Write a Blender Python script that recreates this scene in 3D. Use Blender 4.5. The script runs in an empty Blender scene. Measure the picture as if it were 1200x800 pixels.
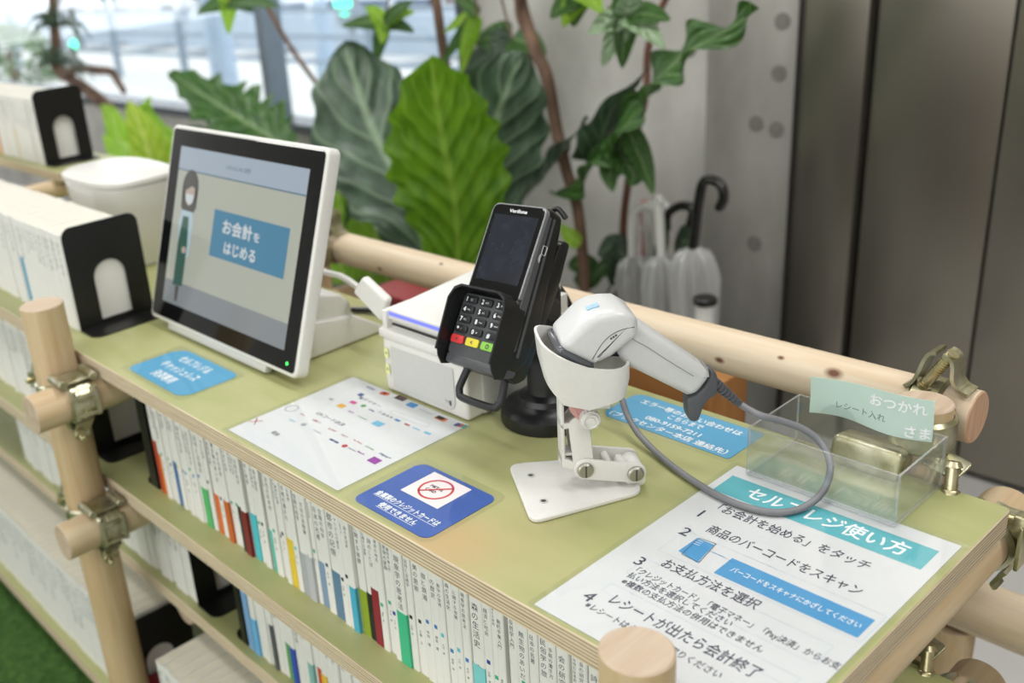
import bpy, bmesh, math, random
from mathutils import Vector, Matrix
random.seed(7)
C = bpy.context.scene.collection
V = Vector
R = math.radians
# ---------------------------------------------------------------- camera (solved from the photograph; table top is z = 0, floor z = FZ)
CF, CX, CY = 1173.741, 458.765, 393.591
YAW, PIT, ROL = -0.8976, 0.3791, -0.0964
CPOS = V((0.4671, -0.7886, 0.5132))
FZ = -0.80
fwd = V((math.sin(YAW)*math.cos(PIT), math.cos(YAW)*math.cos(PIT), -math.sin(PIT)))
rt0 = V((math.cos(YAW), -math.sin(YAW), 0)); up0 = rt0.cross(fwd)
CR = rt0*math.cos(ROL) + up0*math.sin(ROL); CU = -rt0*math.sin(ROL) + up0*math.cos(ROL)
def ray(px, py): return CR*((px-CX)/CF) - CU*((py-CY)/CF) + fwd
def at_plane(px, py, b, n):
    d = ray(px, py); return CPOS + d*((b-CPOS).dot(n)/d.dot(n))
def at_z(px, py, z=0.0): return at_plane(px, py, V((0, 0, z)), V((0, 0, 1)))
def at_y(px, py, y): return at_plane(px, py, V((0, y, 0)), V((0, 1, 0)))
def at_x(px, py, x): return at_plane(px, py, V((x, 0, 0)), V((1, 0, 0)))

# ---------------------------------------------------------------- materials
MATS = {}
def _new(name):
    m = bpy.data.materials.new(name); m.use_nodes = True
    nt = m.node_tree; nt.nodes.clear()
    out = nt.nodes.new('ShaderNodeOutputMaterial')
    return m, nt, out
def srgb(h):
    h = h.lstrip('#'); c = [int(h[i:i+2], 16)/255 for i in (0, 2, 4)]
    return tuple((x/12.92 if x <= .04045 else ((x+.055)/1.055)**2.4) for x in c) + (1,)
def mat(name, col, rough=.5, metal=0., var=.06, scale=30., bump=0., stretch=(1, 1, 1), coat=0., emit=0., spec=.5, col2=None, detail=4, transl=0., sheen=0.):
    if name in MATS: return MATS[name]
    m, nt, out = _new(name); N = nt.nodes.new; L = nt.links.new
    p = N('ShaderNodeBsdfPrincipled')
    c = srgb(col) if isinstance(col, str) else tuple(col)
    c2 = srgb(col2) if col2 else tuple(max(0, x*(1-var*2)) for x in c[:3]) + (1,)
    tc = N('ShaderNodeTexCoord'); mp = N('ShaderNodeMapping'); mp.inputs['Scale'].default_value = stretch
    L(tc.outputs['Object'], mp.inputs['Vector'])
    no = N('ShaderNodeTexNoise'); no.inputs['Scale'].default_value = scale; no.inputs['Detail'].default_value = detail
    L(mp.outputs[0], no.inputs['Vector'])
    rm = N('ShaderNodeValToRGB'); rm.color_ramp.elements[0].position = .3; rm.color_ramp.elements[1].position = .7
    rm.color_ramp.elements[0].color = c; rm.color_ramp.elements[1].color = c2
    L(no.outputs['Fac'], rm.inputs['Fac']); L(rm.outputs['Color'], p.inputs['Base Color'])
    p.inputs['Roughness'].default_value = rough; p.inputs['Metallic'].default_value = metal
    p.inputs['Specular IOR Level'].default_value = spec; p.inputs['Coat Weight'].default_value = coat
    p.inputs['Coat Roughness'].default_value = .05
    if emit:
        L(rm.outputs['Color'], p.inputs['Emission Color']); p.inputs['Emission Strength'].default_value = emit
    if bump:
        b = N('ShaderNodeBump'); b.inputs['Strength'].default_value = bump; b.inputs['Distance'].default_value = .002
        L(no.outputs['Fac'], b.inputs['Height']); L(b.outputs[0], p.inputs['Normal'])
    sh = p.outputs[0]
    if transl:
        t = N('ShaderNodeBsdfTranslucent'); L(rm.outputs['Color'], t.inputs['Color'])
        mx = N('ShaderNodeMixShader'); mx.inputs[0].default_value = transl
        L(p.outputs[0], mx.inputs[1]); L(t.outputs[0], mx.inputs[2]); sh = mx.outputs[0]
    L(sh, out.inputs[0]); MATS[name] = m
    return m
def clear_mat(name, tint=(1, 1, 1, 1), gloss=.08, rough=.03, milky=0., milk=(.9, .92, .93, 1), edge=.5):
    m, nt, out = _new(name); N = nt.nodes.new; L = nt.links.new
    t = N('ShaderNodeBsdfTransparent'); t.inputs['Color'].default_value = tint
    g = N('ShaderNodeBsdfGlossy'); g.inputs['Roughness'].default_value = rough
    lw = N('ShaderNodeLayerWeight'); lw.inputs['Blend'].default_value = .25
    mr = N('ShaderNodeMapRange'); mr.inputs['To Min'].default_value = gloss; mr.inputs['To Max'].default_value = edge
    L(lw.outputs['Facing'], mr.inputs['Value'])
    mx = N('ShaderNodeMixShader'); L(mr.outputs[0], mx.inputs[0])
    base = t.outputs[0]
    if milky:
        d = N('ShaderNodeBsdfDiffuse'); d.inputs['Color'].default_value = milk
        tr = N('ShaderNodeBsdfTranslucent'); tr.inputs['Color'].default_value = milk
        a = N('ShaderNodeMixShader'); a.inputs[0].default_value = .5; L(d.outputs[0], a.inputs[1]); L(tr.outputs[0], a.inputs[2])
        b = N('ShaderNodeMixShader'); b.inputs[0].default_value = milky; L(t.outputs[0], b.inputs[1]); L(a.outputs[0], b.inputs[2]); base = b.outputs[0]
    L(base, mx.inputs[1]); L(g.outputs[0], mx.inputs[2]); L(mx.outputs[0], out.inputs[0]); MATS[name] = m
    return m
def wood_mat(name, col, col2, axis='Z', scale=9., rough=.55, knots=(), bump=.12, ring=0.):
    """pale round wood: stretched noise grain along an axis, optional knots at given object-space points"""
    m, nt, out = _new(name); N = nt.nodes.new; L = nt.links.new
    p = N('ShaderNodeBsdfPrincipled'); p.inputs['Roughness'].default_value = rough; p.inputs['Specular IOR Level'].default_value = .35
    tc = N('ShaderNodeTexCoord'); mp = N('ShaderNodeMapping')
    mp.inputs['Scale'].default_value = {'X': (.6, 9, 9), 'Y': (9, .6, 9), 'Z': (9, 9, .6)}[axis]
    geo = N('ShaderNodeNewGeometry')
    L(geo.outputs['Position'], mp.inputs['Vector'])
    no = N('ShaderNodeTexNoise'); no.inputs['Scale'].default_value = scale; no.inputs['Detail'].default_value = 6; no.inputs['Distortion'].default_value = .6
    L(mp.outputs[0], no.inputs['Vector'])
    wv = N('ShaderNodeTexNoise'); wv.inputs['Scale'].default_value = scale*4; wv.inputs['Detail'].default_value = 3; L(mp.outputs[0], wv.inputs['Vector'])
    ad = N('ShaderNodeMath'); ad.operation = 'ADD'; L(no.outputs['Fac'], ad.inputs[0])
    ml = N('ShaderNodeMath'); ml.operation = 'MULTIPLY'; ml.inputs[1].default_value = .35; L(wv.outputs['Fac'], ml.inputs[0]); L(ml.outputs[0], ad.inputs[1])
    rm = N('ShaderNodeValToRGB'); e = rm.color_ramp.elements; e[0].position = .45; e[1].position = .9; e[0].color = srgb(col); e[1].color = srgb(col2)
    L(ad.outputs[0], rm.inputs['Fac']); colour = rm.outputs['Color']
    for k, (kp, kr) in enumerate(knots):
        vs = N('ShaderNodeVectorMath'); vs.operation = 'SUBTRACT'; vs.inputs[1].default_value = kp; L(geo.outputs['Position'], vs.inputs[0])
        vm = N('ShaderNodeVectorMath'); vm.operation = 'MULTIPLY'; vm.inputs[1].default_value = (.6, 1, 1); L(vs.outputs[0], vm.inputs[0])
        ln = N('ShaderNodeVectorMath'); ln.operation = 'LENGTH'; L(vm.outputs[0], ln.inputs[0])
        mr = N('ShaderNodeMapRange'); mr.inputs['From Min'].default_value = kr*.45; mr.inputs['From Max'].default_value = kr*1.3
        mr.inputs['To Min'].default_value = 1; mr.inputs['To Max'].default_value = 0; L(ln.outputs['Value'], mr.inputs['Value'])
        mx = N('ShaderNodeMix'); mx.data_type = 'RGBA'; L(mr.outputs[0], mx.inputs[0]); L(colour, mx.inputs[6]); mx.inputs[7].default_value = srgb('#6b4630')
        colour = mx.outputs[2]
    L(colour, p.inputs['Base Color'])
    b = N('ShaderNodeBump'); b.inputs['Strength'].default_value = bump; b.inputs['Distance'].default_value = .002; L(ad.outputs[0], b.inputs['Height']); L(b.outputs[0], p.inputs['Normal'])
    L(p.outputs[0], out.inputs[0]); MATS[name] = m
    return m
def ply_mat():
    """plywood edge: thin layers stacked in z"""
    m, nt, out = _new('plywood_edge'); N = nt.nodes.new; L = nt.links.new
    p = N('ShaderNodeBsdfPrincipled'); p.inputs['Roughness'].default_value = .7
    geo = N('ShaderNodeNewGeometry'); mp = N('ShaderNodeMapping'); mp.inputs['Scale'].default_value = (6, 6, 90); L(geo.outputs['Position'], mp.inputs['Vector'])
    nz = N('ShaderNodeTexNoise'); nz.inputs['Scale'].default_value = 2; nz.inputs['Detail'].default_value = 5; L(mp.outputs[0], nz.inputs['Vector'])
    sp = N('ShaderNodeSeparateXYZ'); L(geo.outputs['Position'], sp.inputs[0])
    zz = N('ShaderNodeMath'); zz.operation = 'MULTIPLY'; zz.inputs[1].default_value = 2*math.pi/.0036; L(sp.outputs[2], zz.inputs[0])
    jt = N('ShaderNodeMath'); jt.operation = 'MULTIPLY_ADD'; jt.inputs[1].default_value = 7; L(nz.outputs['Fac'], jt.inputs[0]); L(zz.outputs[0], jt.inputs[2])
    sn = N('ShaderNodeMath'); sn.operation = 'SINE'; L(jt.outputs[0], sn.inputs[0])
    no = N('ShaderNodeMapRange'); no.inputs['From Min'].default_value = -1; no.inputs['From Max'].default_value = 1
    L(sn.outputs[0], no.inputs['Value'])
    rm = N('ShaderNodeValToRGB'); e = rm.color_ramp.elements; e[0].position = 0; e[1].position = .8; e[0].color = srgb('#978369'); e[1].color = srgb('#d5c7ad')
    x = rm.color_ramp.elements.new(.3); x.color = srgb('#bfab8d')
    L(no.outputs[0], rm.inputs['Fac']); L(rm.outputs[0], p.inputs['Base Color']); L(p.outputs[0], out.inputs[0]); MATS['plywood_edge'] = m
    return m
def stain_mat():
    """green-stained plywood face, with a worn orange patch near the front edge"""
    m, nt, out = _new('green_stain'); N = nt.nodes.new; L = nt.links.new
    p = N('ShaderNodeBsdfPrincipled'); p.inputs['Roughness'].default_value = .42; p.inputs['Specular IOR Level'].default_value = .5
    geo = N('ShaderNodeNewGeometry'); mp = N('ShaderNodeMapping'); mp.inputs['Scale'].default_value = (3, 9, 3); L(geo.outputs['Position'], mp.inputs['Vector'])
    no = N('ShaderNodeTexNoise'); no.inputs['Scale'].default_value = 2.2; no.inputs['Detail'].default_value = 7; no.inputs['Distortion'].default_value = 1.2; L(mp.outputs[0], no.inputs['Vector'])
    rm = N('ShaderNodeValToRGB'); e = rm.color_ramp.elements; e[0].position = .3; e[1].position = .72; e[0].color = srgb('#9ea26b'); e[1].color = srgb('#abaa7a')
    L(no.outputs['Fac'], rm.inputs['Fac']); colour = rm.outputs[0]
    fn = N('ShaderNodeTexNoise'); fn.inputs['Scale'].default_value = 90; fn.inputs['Detail'].default_value = 3; L(geo.outputs['Position'], fn.inputs['Vector'])
    for kp, kr, kc, am in (((-.115, -.283, 0), .07, '#bf9a70', .7), ((-.08, -.25, 0), .12, '#aea072', .4), ((.02, -.16, 0), .1, '#a3a764', .4), ((-.30, -.06, 0), .09, '#c2c59a', .4)):
        vs = N('ShaderNodeVectorMath'); vs.operation = 'SUBTRACT'; vs.inputs[1].default_value = kp; L(geo.outputs['Position'], vs.inputs[0])
        ln = N('ShaderNodeVectorMath'); ln.operation = 'LENGTH'; L(vs.outputs[0], ln.inputs[0])
        mr = N('ShaderNodeMapRange'); mr.interpolation_type = 'SMOOTHSTEP'; mr.inputs['From Min'].default_value = kr*.15; mr.inputs['From Max'].default_value = kr
        mr.inputs['To Min'].default_value = am; mr.inputs['To Max'].default_value = 0; L(ln.outputs['Value'], mr.inputs['Value'])
        mx = N('ShaderNodeMix'); mx.data_type = 'RGBA'; L(mr.outputs[0], mx.inputs[0]); L(colour, mx.inputs[6]); mx.inputs[7].default_value = srgb(kc); colour = mx.outputs[2]
    L(colour, p.inputs['Base Color'])
    b = N('ShaderNodeBump'); b.inputs['Strength'].default_value = .12; b.inputs['Distance'].default_value = .001; L(fn.outputs['Fac'], b.inputs['Height']); L(b.outputs[0], p.inputs['Normal'])
    L(p.outputs[0], out.inputs[0]); MATS['green_stain'] = m
    return m
def leaf_mat(name, col, col2, vein, transl=.35, rough=.4, freq=14., skew=.5, gl=.5):
    """leaf: UV u across (-1..1 at the edges), v along; side veins slant towards the tip"""
    m, nt, out = _new(name); N = nt.nodes.new; L = nt.links.new
    p = N('ShaderNodeBsdfPrincipled'); p.inputs['Roughness'].default_value = rough; p.inputs['Specular IOR Level'].default_value = gl
    uv = N('ShaderNodeUVMap'); sp = N('ShaderNodeSeparateXYZ'); L(uv.outputs[0], sp.inputs[0])
    ab = N('ShaderNodeMath'); ab.operation = 'ABSOLUTE'; L(sp.outputs[0], ab.inputs[0])
    sk = N('ShaderNodeMath'); sk.operation = 'MULTIPLY'; sk.inputs[1].default_value = skew/4; L(ab.outputs[0], sk.inputs[0])
    su = N('ShaderNodeMath'); su.operation = 'SUBTRACT'; L(sp.outputs[1], su.inputs[0]); L(sk.outputs[0], su.inputs[1])
    fr = N('ShaderNodeMath'); fr.operation = 'MULTIPLY'; fr.inputs[1].default_value = freq*2*math.pi; L(su.outputs[0], fr.inputs[0])
    si = N('ShaderNodeMath'); si.operation = 'COSINE'; L(fr.outputs[0], si.inputs[0])
    vr = N('ShaderNodeMapRange'); vr.inputs['From Min'].default_value = .82; vr.inputs['From Max'].default_value = 1.; vr.inputs['To Max'].default_value = .6; L(si.outputs[0], vr.inputs['Value'])
    mid = N('ShaderNodeMapRange'); mid.inputs['From Min'].default_value = .03; mid.inputs['From Max'].default_value = .1; mid.inputs['To Min'].default_value = 1; mid.inputs['To Max'].default_value = 0; L(ab.outputs[0], mid.inputs['Value'])
    mxm = N('ShaderNodeMath'); mxm.operation = 'MAXIMUM'; L(vr.outputs[0], mxm.inputs[0]); L(mid.outputs[0], mxm.inputs[1])
    no = N('ShaderNodeTexNoise'); no.inputs['Scale'].default_value = 9; no.inputs['Detail'].default_value = 4
    rm = N('ShaderNodeValToRGB'); e = rm.color_ramp.elements; e[0].position = .35; e[1].position = .68; e[0].color = srgb(col); e[1].color = srgb(col2); L(no.outputs['Fac'], rm.inputs['Fac'])
    mx = N('ShaderNodeMix'); mx.data_type = 'RGBA'; L(mxm.outputs[0], mx.inputs[0]); L(rm.outputs[0], mx.inputs[6]); mx.inputs[7].default_value = srgb(vein)
    L(mx.outputs[2], p.inputs['Base Color'])
    b = N('ShaderNodeBump'); b.inputs['Strength'].default_value = .5; b.inputs['Distance'].default_value = .006; L(si.outputs[0], b.inputs['Height']); L(b.outputs[0], p.inputs['Normal'])
    t = N('ShaderNodeBsdfTranslucent'); L(mx.outputs[2], t.inputs['Color'])
    ms = N('ShaderNodeMixShader'); ms.inputs[0].default_value = transl; L(p.outputs[0], ms.inputs[1]); L(t.outputs[0], ms.inputs[2])
    L(ms.outputs[0], out.inputs[0]); MATS[name] = m
    return m

# ---------------------------------------------------------------- mesh builder
class MB:
    def __init__(s): s.v = []; s.f = []; s.m = []; s.uv = {}
    def add(s, vs, fs, M=None, mi=0, uvs=None):
        o = len(s.v)
        for k, a in enumerate(vs):
            a = V(a); s.v.append(M @ a if M else a)
            if uvs: s.uv[o+k] = uvs[k]
        for f in fs: s.f.append([o+i for i in f]); s.m.append(mi)
        return s
    def bm(s, b, M=None, mi=0):
        b.verts.ensure_lookup_table(); b.verts.index_update()
        s.add([v.co.copy() for v in b.verts], [[v.index for v in f.verts] for f in b.faces], M, mi); b.free(); return s
    def box(s, c, d, M=None, mi=0, bev=0., seg=2):
        b = bmesh.new(); bmesh.ops.create_cube(b, size=1)
        for v in b.verts: v.co = V((v.co.x*d[0]+c[0], v.co.y*d[1]+c[1], v.co.z*d[2]+c[2]))
        if bev: bmesh.ops.bevel(b, geom=b.edges[:], offset=bev, segments=seg, profile=.5, affect='EDGES')
        return s.bm(b, M, mi)
    def lo_hi(s, lo, hi, M=None, mi=0, bev=0., seg=2):
        lo = V(lo); hi = V(hi); return s.box((lo+hi)/2, hi-lo, M, mi, bev, seg)
    def prism(s, poly, z0, z1, M=None, mi=0, bev=0., seg=2, holes=None):
        """poly in local xy, extruded z0..z1"""
        b = bmesh.new(); n = len(poly)
        lo = [b.verts.new((x, y, z0)) for x, y in poly]; hi = [b.verts.new((x, y, z1)) for x, y in poly]
        b.faces.new(lo[::-1]); b.faces.new(hi)
        for i in range(n): b.faces.new((lo[i], lo[(i+1) % n], hi[(i+1) % n], hi[i]))
        bmesh.ops.recalc_face_normals(b, faces=b.faces[:])
        if bev: bmesh.ops.bevel(b, geom=[e for e in b.edges if len(e.link_faces) == 2 and e.calc_face_angle(0) > .6], offset=bev, segments=seg, profile=.5, affect='EDGES')
        return s.bm(b, M, mi)
    def ring(s, outer, inner, z0, z1, M=None, mi=0):
        """band between two closed loops of the same count"""
        n = len(outer); vs = [(x, y, z) for z in (z0, z1) for lp in (outer, inner) for x, y in lp]; fs = []
        for i in range(n):
            j = (i+1) % n
            fs += [(i, j, j+2*n, i+2*n), (n+j, n+i, i+3*n, j+3*n), (2*n+i, 2*n+j, 3*n+j, 3*n+i), (j, i, n+i, n+j)]
        return s.add(vs, fs, M, mi)
    def cyl(s, p0, p1, r0, r1=None, n=24, M=None, mi=0, cap=True, bev=0.):
        r1 = r0 if r1 is None else r1; p0 = V(p0); p1 = V(p1); d = p1-p0; L = d.length
        prof = [(0, 0)] if cap else []
        prof += ([(r0-bev, 0), (r0, bev), (r1, L-bev), (r1-bev, L)] if bev else [(r0, 0), (r1, L)])
        if cap: prof.append((0, L))
        q = d.to_track_quat('Z', 'Y').to_matrix().to_4x4(); T = Matrix.Translation(p0) @ q
        return s.lathe(prof, (M @ T) if M else T, mi, n)
    def lathe(s, prof, M=None, mi=0, n=32):
        vs = []; idx = []
        for r, z in prof:
            if r <= 1e-9: idx.append([len(vs)]); vs.append((0, 0, z))
            else:
                idx.append(list(range(len(vs), len(vs)+n))); vs += [(r*math.cos(2*math.pi*k/n), r*math.sin(2*math.pi*k/n), z) for k in range(n)]
        fs = []
        for a, b in zip(idx, idx[1:]):
            for k in range(n):
                k2 = (k+1) % n
                if len(a) == 1 and len(b) == 1: continue
                if len(a) == 1: fs.append((a[0], b[k2], b[k]))
                elif len(b) == 1: fs.append((a[k], a[k2], b[0]))
                else: fs.append((a[k], a[k2], b[k2], b[k]))
        return s.add(vs, fs, M, mi)
    def tube(s, pts, r, n=10, M=None, mi=0, smooth=0, closed=False):
        pts = [V(p) for p in pts]
        if smooth: pts = catmull(pts, smooth)
        rs = r if isinstance(r, (list, tuple)) else None
        T = []; k = len(pts)
        for i in range(k):
            if closed: T.append((pts[(i+1) % k]-pts[i-1]).normalized())
            else: T.append((pts[min(i+1, k-1)]-pts[max(i-1, 0)]).normalized())
        u = T[0].orthogonal().normalized(); vs = []; fs = []
        for i in range(k):
            u = (u - T[i]*u.dot(T[i])).normalized(); w = T[i].cross(u)
            rr = r if rs is None else (rs[0] + (rs[-1]-rs[0])*i/(k-1) if len(rs) == 2 else rs[min(int(i*len(rs)/k), len(rs)-1)])
            vs += [pts[i] + (u*math.cos(2*math.pi*j/n) + w*math.sin(2*math.pi*j/n))*rr for j in range(n)]
        for i in range(k-1 if not closed else k):
            a = i*n; b = ((i+1) % k)*n
            fs += [(a+j, a+(j+1) % n, b+(j+1) % n, b+j) for j in range(n)]
        if not closed: fs += [tuple(range(n))[::-1], tuple(range((k-1)*n, k*n))]
        return s.add(vs, fs, M, mi)
    def loft(s, secs, M=None, mi=0, cap=True):
        n = len(secs[0]); vs = [p for q in secs for p in q]; fs = []
        for i in range(len(secs)-1):
            a, b = i*n, (i+1)*n; fs += [(a+j, a+(j+1) % n, b+(j+1) % n, b+j) for j in range(n)]
        if cap: fs += [tuple(range(n))[::-1], tuple(range((len(secs)-1)*n, len(secs)*n))]
        return s.add(vs, fs, M, mi)
    def text(s, body, M, size=1., mi=0, bold=0., width=None, align='L'):
        vs, fs, x0, x1 = glyphs(body, bold)
        k = size if width is None else width/(x1-x0)
        ky = size if width is None else (size or k)
        off = {'L': x0, 'C': (x0+x1)/2, 'R': x1}[align]
        return s.add([((x-off)*k, y*ky, zq) for x, y, zq in vs], fs, M, mi)
    def build(s, name, mats, parent=None, loc=None, smooth=35, keep=False):
        me = bpy.data.meshes.new(name)
        if not s.v: raise ValueError(name)
        if parent is not None: org = WL[parent.name]
        elif loc is not None: org = V(loc)
        else:
            xs = [v.x for v in s.v]; ys = [v.y for v in s.v]; zs = [v.z for v in s.v]
            org = V(((min(xs)+max(xs))/2, (min(ys)+max(ys))/2, min(zs)))
        me.from_pydata([v-org for v in s.v], [], s.f)
        for m in (mats if isinstance(mats, (list, tuple)) else [mats]): me.materials.append(m)
        me.polygons.foreach_set('material_index', s.m)
        if s.uv:
            ul = me.uv_layers.new(name='UVMap')
            for lp in me.loops: ul.data[lp.index].uv = s.uv.get(lp.vertex_index, (0, 0))
        me.validate()
        if smooth:
            me.polygons.foreach_set('use_smooth', [True]*len(me.polygons)); me.set_sharp_from_angle(angle=R(smooth))
        me.update()
        o = bpy.data.objects.new(name, me); C.objects.link(o)
        if parent is not None: o.parent = parent; WL[o.name] = org
        else: o.location = org; WL[o.name] = org
        return o
WL = {}
_g = {}
def glyphs(body, bold=0.):
    key = (body, bold)
    if key in _g: return _g[key]
    c = bpy.data.curves.new('g', 'FONT'); c.body = body; c.resolution_u = 2
    o = bpy.data.objects.new('g', c); C.objects.link(o)
    bpy.context.view_layer.update()
    e = o.evaluated_get(bpy.context.evaluated_depsgraph_get()); m = e.to_mesh()
    vs = [(v.co.x, v.co.y, 0) for v in m.vertices]; fs = [tuple(p.vertices) for p in m.polygons]
    e.to_mesh_clear(); bpy.data.objects.remove(o); bpy.data.curves.remove(c)
    if bold > 0 and vs:                       # heavier strokes: the same glyphs laid over themselves, shifted a little
        n0 = len(vs); sh = [(0, 0), (bold*1.6, 0), (-bold*1.6, 0), (0, bold*1.6), (0, -bold*1.6)]; b0, f0 = list(vs), list(fs); vs, fs = [], []
        for q, (dx, dy) in enumerate(sh): vs += [(x+dx, y+dy, q*1.6e-5) for x, y, _ in b0]; fs += [tuple(i+q*n0 for i in f) for f in f0]
    xs = [v[0] for v in vs] or [0, 1]; _g[key] = (vs, fs, min(xs), max(xs)); return _g[key]
def catmull(p, n):
    out = []
    for i in range(len(p)-1):
        a, b, c, d = p[max(i-1, 0)], p[i], p[i+1], p[min(i+2, len(p)-1)]
        for k in range(n):
            t = k/n; out.append(.5*((2*b)+(c-a)*t+(2*a-5*b+4*c-d)*t*t+(3*b-a-3*c+d)*t**3))
    out.append(p[-1]); return out
def frame(o, x, y, z=None):
    x = V(x); y = V(y); z = x.cross(y) if z is None else V(z)
    return Matrix(((x.x, y.x, z.x, o[0]), (x.y, y.y, z.y, o[1]), (x.z, y.z, z.z, o[2]), (0, 0, 0, 1)))
def rrect(x0, y0, x1, y1, r, n=5):
    rs = r if isinstance(r, (list, tuple)) else (r, r, r, r)   # order: x0y0, x1y0, x1y1, x0y1
    out = []
    for (cx, cy, a0), q in zip(((x0, y0, 180), (x1, y0, 270), (x1, y1, 0), (x0, y1, 90)), rs):
        if q <= 0: out.append((cx, cy)); continue
        ox = cx + (q if cx == x0 else -q); oy = cy + (q if cy == y0 else -q)
        for k in range(n+1):
            a = R(a0 + 90*k/n); out.append((ox+q*math.cos(a), oy+q*math.sin(a)))
    return out
def empty(name, loc):
    o = bpy.data.objects.new(name, None); o.empty_display_size = .05; C.objects.link(o); o.location = loc; WL[o.name] = V(loc); return o
def tag(o, label=None, cat=None, group=None, kind=None):
    if label: o['label'] = label
    if cat: o['category'] = cat
    if group: o['group'] = group
    if kind: o['kind'] = kind
    return o
def copy_tree(o, loc=None, parent=None):
    c = o.copy(); C.objects.link(c)
    if parent: c.parent = parent
    if loc is not None: c.location = loc
    for ch in list(o.children): copy_tree(ch, None, c)
    return c

# palette
W_EDGE = ply_mat(); W_GREEN = stain_mat()
PEG = wood_mat('pale_peg_wood', '#cfba98', '#bb9f77', 'Z', 6)
PEGY = wood_mat('pale_peg_wood_lengthwise', '#d3c0a0', '#bfa47f', 'Y', 6)
ENDW = wood_mat('cut_end_wood', '#c6b49f', '#b29c84', 'Y', 9)
ENDR = wood_mat('reddish_cut_end', '#cfae92', '#bd9475', 'Z', 14)
ZINC = mat('yellow_zinc_steel', '#c9c5ae', .30, .8, .25, 45, .05, col2='#8f8c66')
STEEL = mat('bright_steel', '#c9c6bd', .22, .95, .1, 40)
BLACKM = mat('black_painted_steel', '#131312', .38, 0., .1, 80, .03)
PAGE = mat('page_edges', '#dedacd', .8, 0, .03, 60, .15, (1, 1, 8))
WCOV = mat('white_cover', '#e6e5e1', .45, 0, .02, 30)
INK = mat('dark_ink', '#3b3d45', .6, 0, 0)
GINK = mat('grey_ink', '#8b8e93', .6, 0, 0)
WPL = mat('white_plastic', '#dcdbd6', .38, 0, .02, 200)
GPL = mat('light_grey_plastic', '#c3c4c0', .4, 0, .02, 200)
BPL = mat('black_plastic', '#191a1b', .35, 0, .1, 200, .05)
DGPL = mat('dark_grey_plastic', '#515357', .42, 0, .05, 200, .05)
PAPER = mat('white_paper', '#d8d9da', .55, 0, .01, 50)
# ---------------------------------------------------------------- the scaffold shelving unit
def log(name, p0, p1, r, mats, parent, n=28, bev=.0015, wob=0.):
    b = MB(); p0 = V(p0); p1 = V(p1); d = (p1-p0).normalized()
    b.cyl(p0, p1, r, n=n, cap=False)
    for p, s in ((p0, -1), (p1, 1)):
        q = (d*s).to_track_quat('Z', 'Y').to_matrix().to_4x4()
        b.lathe([(r, -.0001), (r-bev, .0012), (0, .0012)], Matrix.Translation(p) @ q, 1, n)
    return b.build(name, mats, parent)
unit = empty('shelving_unit', (-.65, -.11, FZ))
tag(unit, 'green-stained plywood shelving on pale log posts joined by zinc scaffold clamps', 'shelving unit')
def board(x0, x1, y0, y1, z, t=.024):
    b = MB(); 
    b.prism(rrect(x0, y0, x1, y1, .006, 3), z-t, z, mi=0, bev=.0008, seg=1)
    o = b.build('board', [W_EDGE, W_GREEN], unit)
    for p in o.data.polygons:
        if abs(p.normal.z) > .9: p.material_index = 1
    return o
board(-2.3, .2165, -.302, .085, 0)
board(-2.3, .2165, -.302, .085, -.205)
board(-2.3, .2165, -.262, .085, -.410)
board(-2.3, .2165, -.335, .085, -.672)
board(-2.4, -1.66, .03, .19, .10, .02)
NEARX, FARX, BX, BLX = .127, -.878, .124, -.848
knots = []
for px, py, kr in ((843, 422, .006), (915, 419, .004), (977, 437, .009), (445, 315, .006), (517, 309, .004), (660, 357, .003), (1010, 470, .005)):
    o_, d_ = CPOS, ray(px, py).normalized()
    # hit of the view ray with the rail's surface (axis along x at y=.165, z=.037)
    oy, oz = o_.y-.165, o_.z-.037; a = d_.y**2+d_.z**2; b_ = 2*(oy*d_.y+oz*d_.z); c_ = oy*oy+oz*oz-.0262**2
    dis = b_*b_-4*a*c_
    if dis > 0: knots.append((tuple(o_ + d_*((-b_-math.sqrt(dis))/(2*a))), kr*.62))
RAILW = wood_mat('pine_rail_wood', '#dccdb6', '#c9b394', 'X', 5, .5, knots)
log('post', (NEARX, -.330, FZ), (NEARX, -.330, .045), .0262, [PEG, ENDW], unit)
log('post', (FARX, -.334, FZ), (FARX, -.334, .079), .0300, [PEG, ENDW], unit)
log('post', (BX, .113, FZ), (BX, .113, .064), .0255, [PEG, ENDW], unit)
log('post', (BLX, .113, FZ), (BLX, .113, .06), .0255, [PEG, ENDW], unit)
log('post', (-1.74, .113, FZ), (-1.74, .113, .079), .0255, [PEG, ENDW], unit)
log('rail', (-1.05, .165, .037), (.152, .165, .037), .0262, [RAILW, ENDR], unit)
log('rail', (-1.05, .165, -.168), (.45, .165, -.168), .0262, [RAILW, ENDR], unit)
for z in (-.052, -.257, -.463, -.727):
    log('crossbar', (.190, -.385, z), (.190, .165, z), .0262, [PEGY, ENDW], unit)
    log('crossbar', (-.822, -.400 if z > -.3 else -.24, z+.002), (-.822, .165, z+.002), .0275, [PEGY, ENDW], unit)
log('crossbar', (-1.70, -.06, .06), (-1.70, .17, .06), .02, [PEGY, ENDW], unit)

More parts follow.
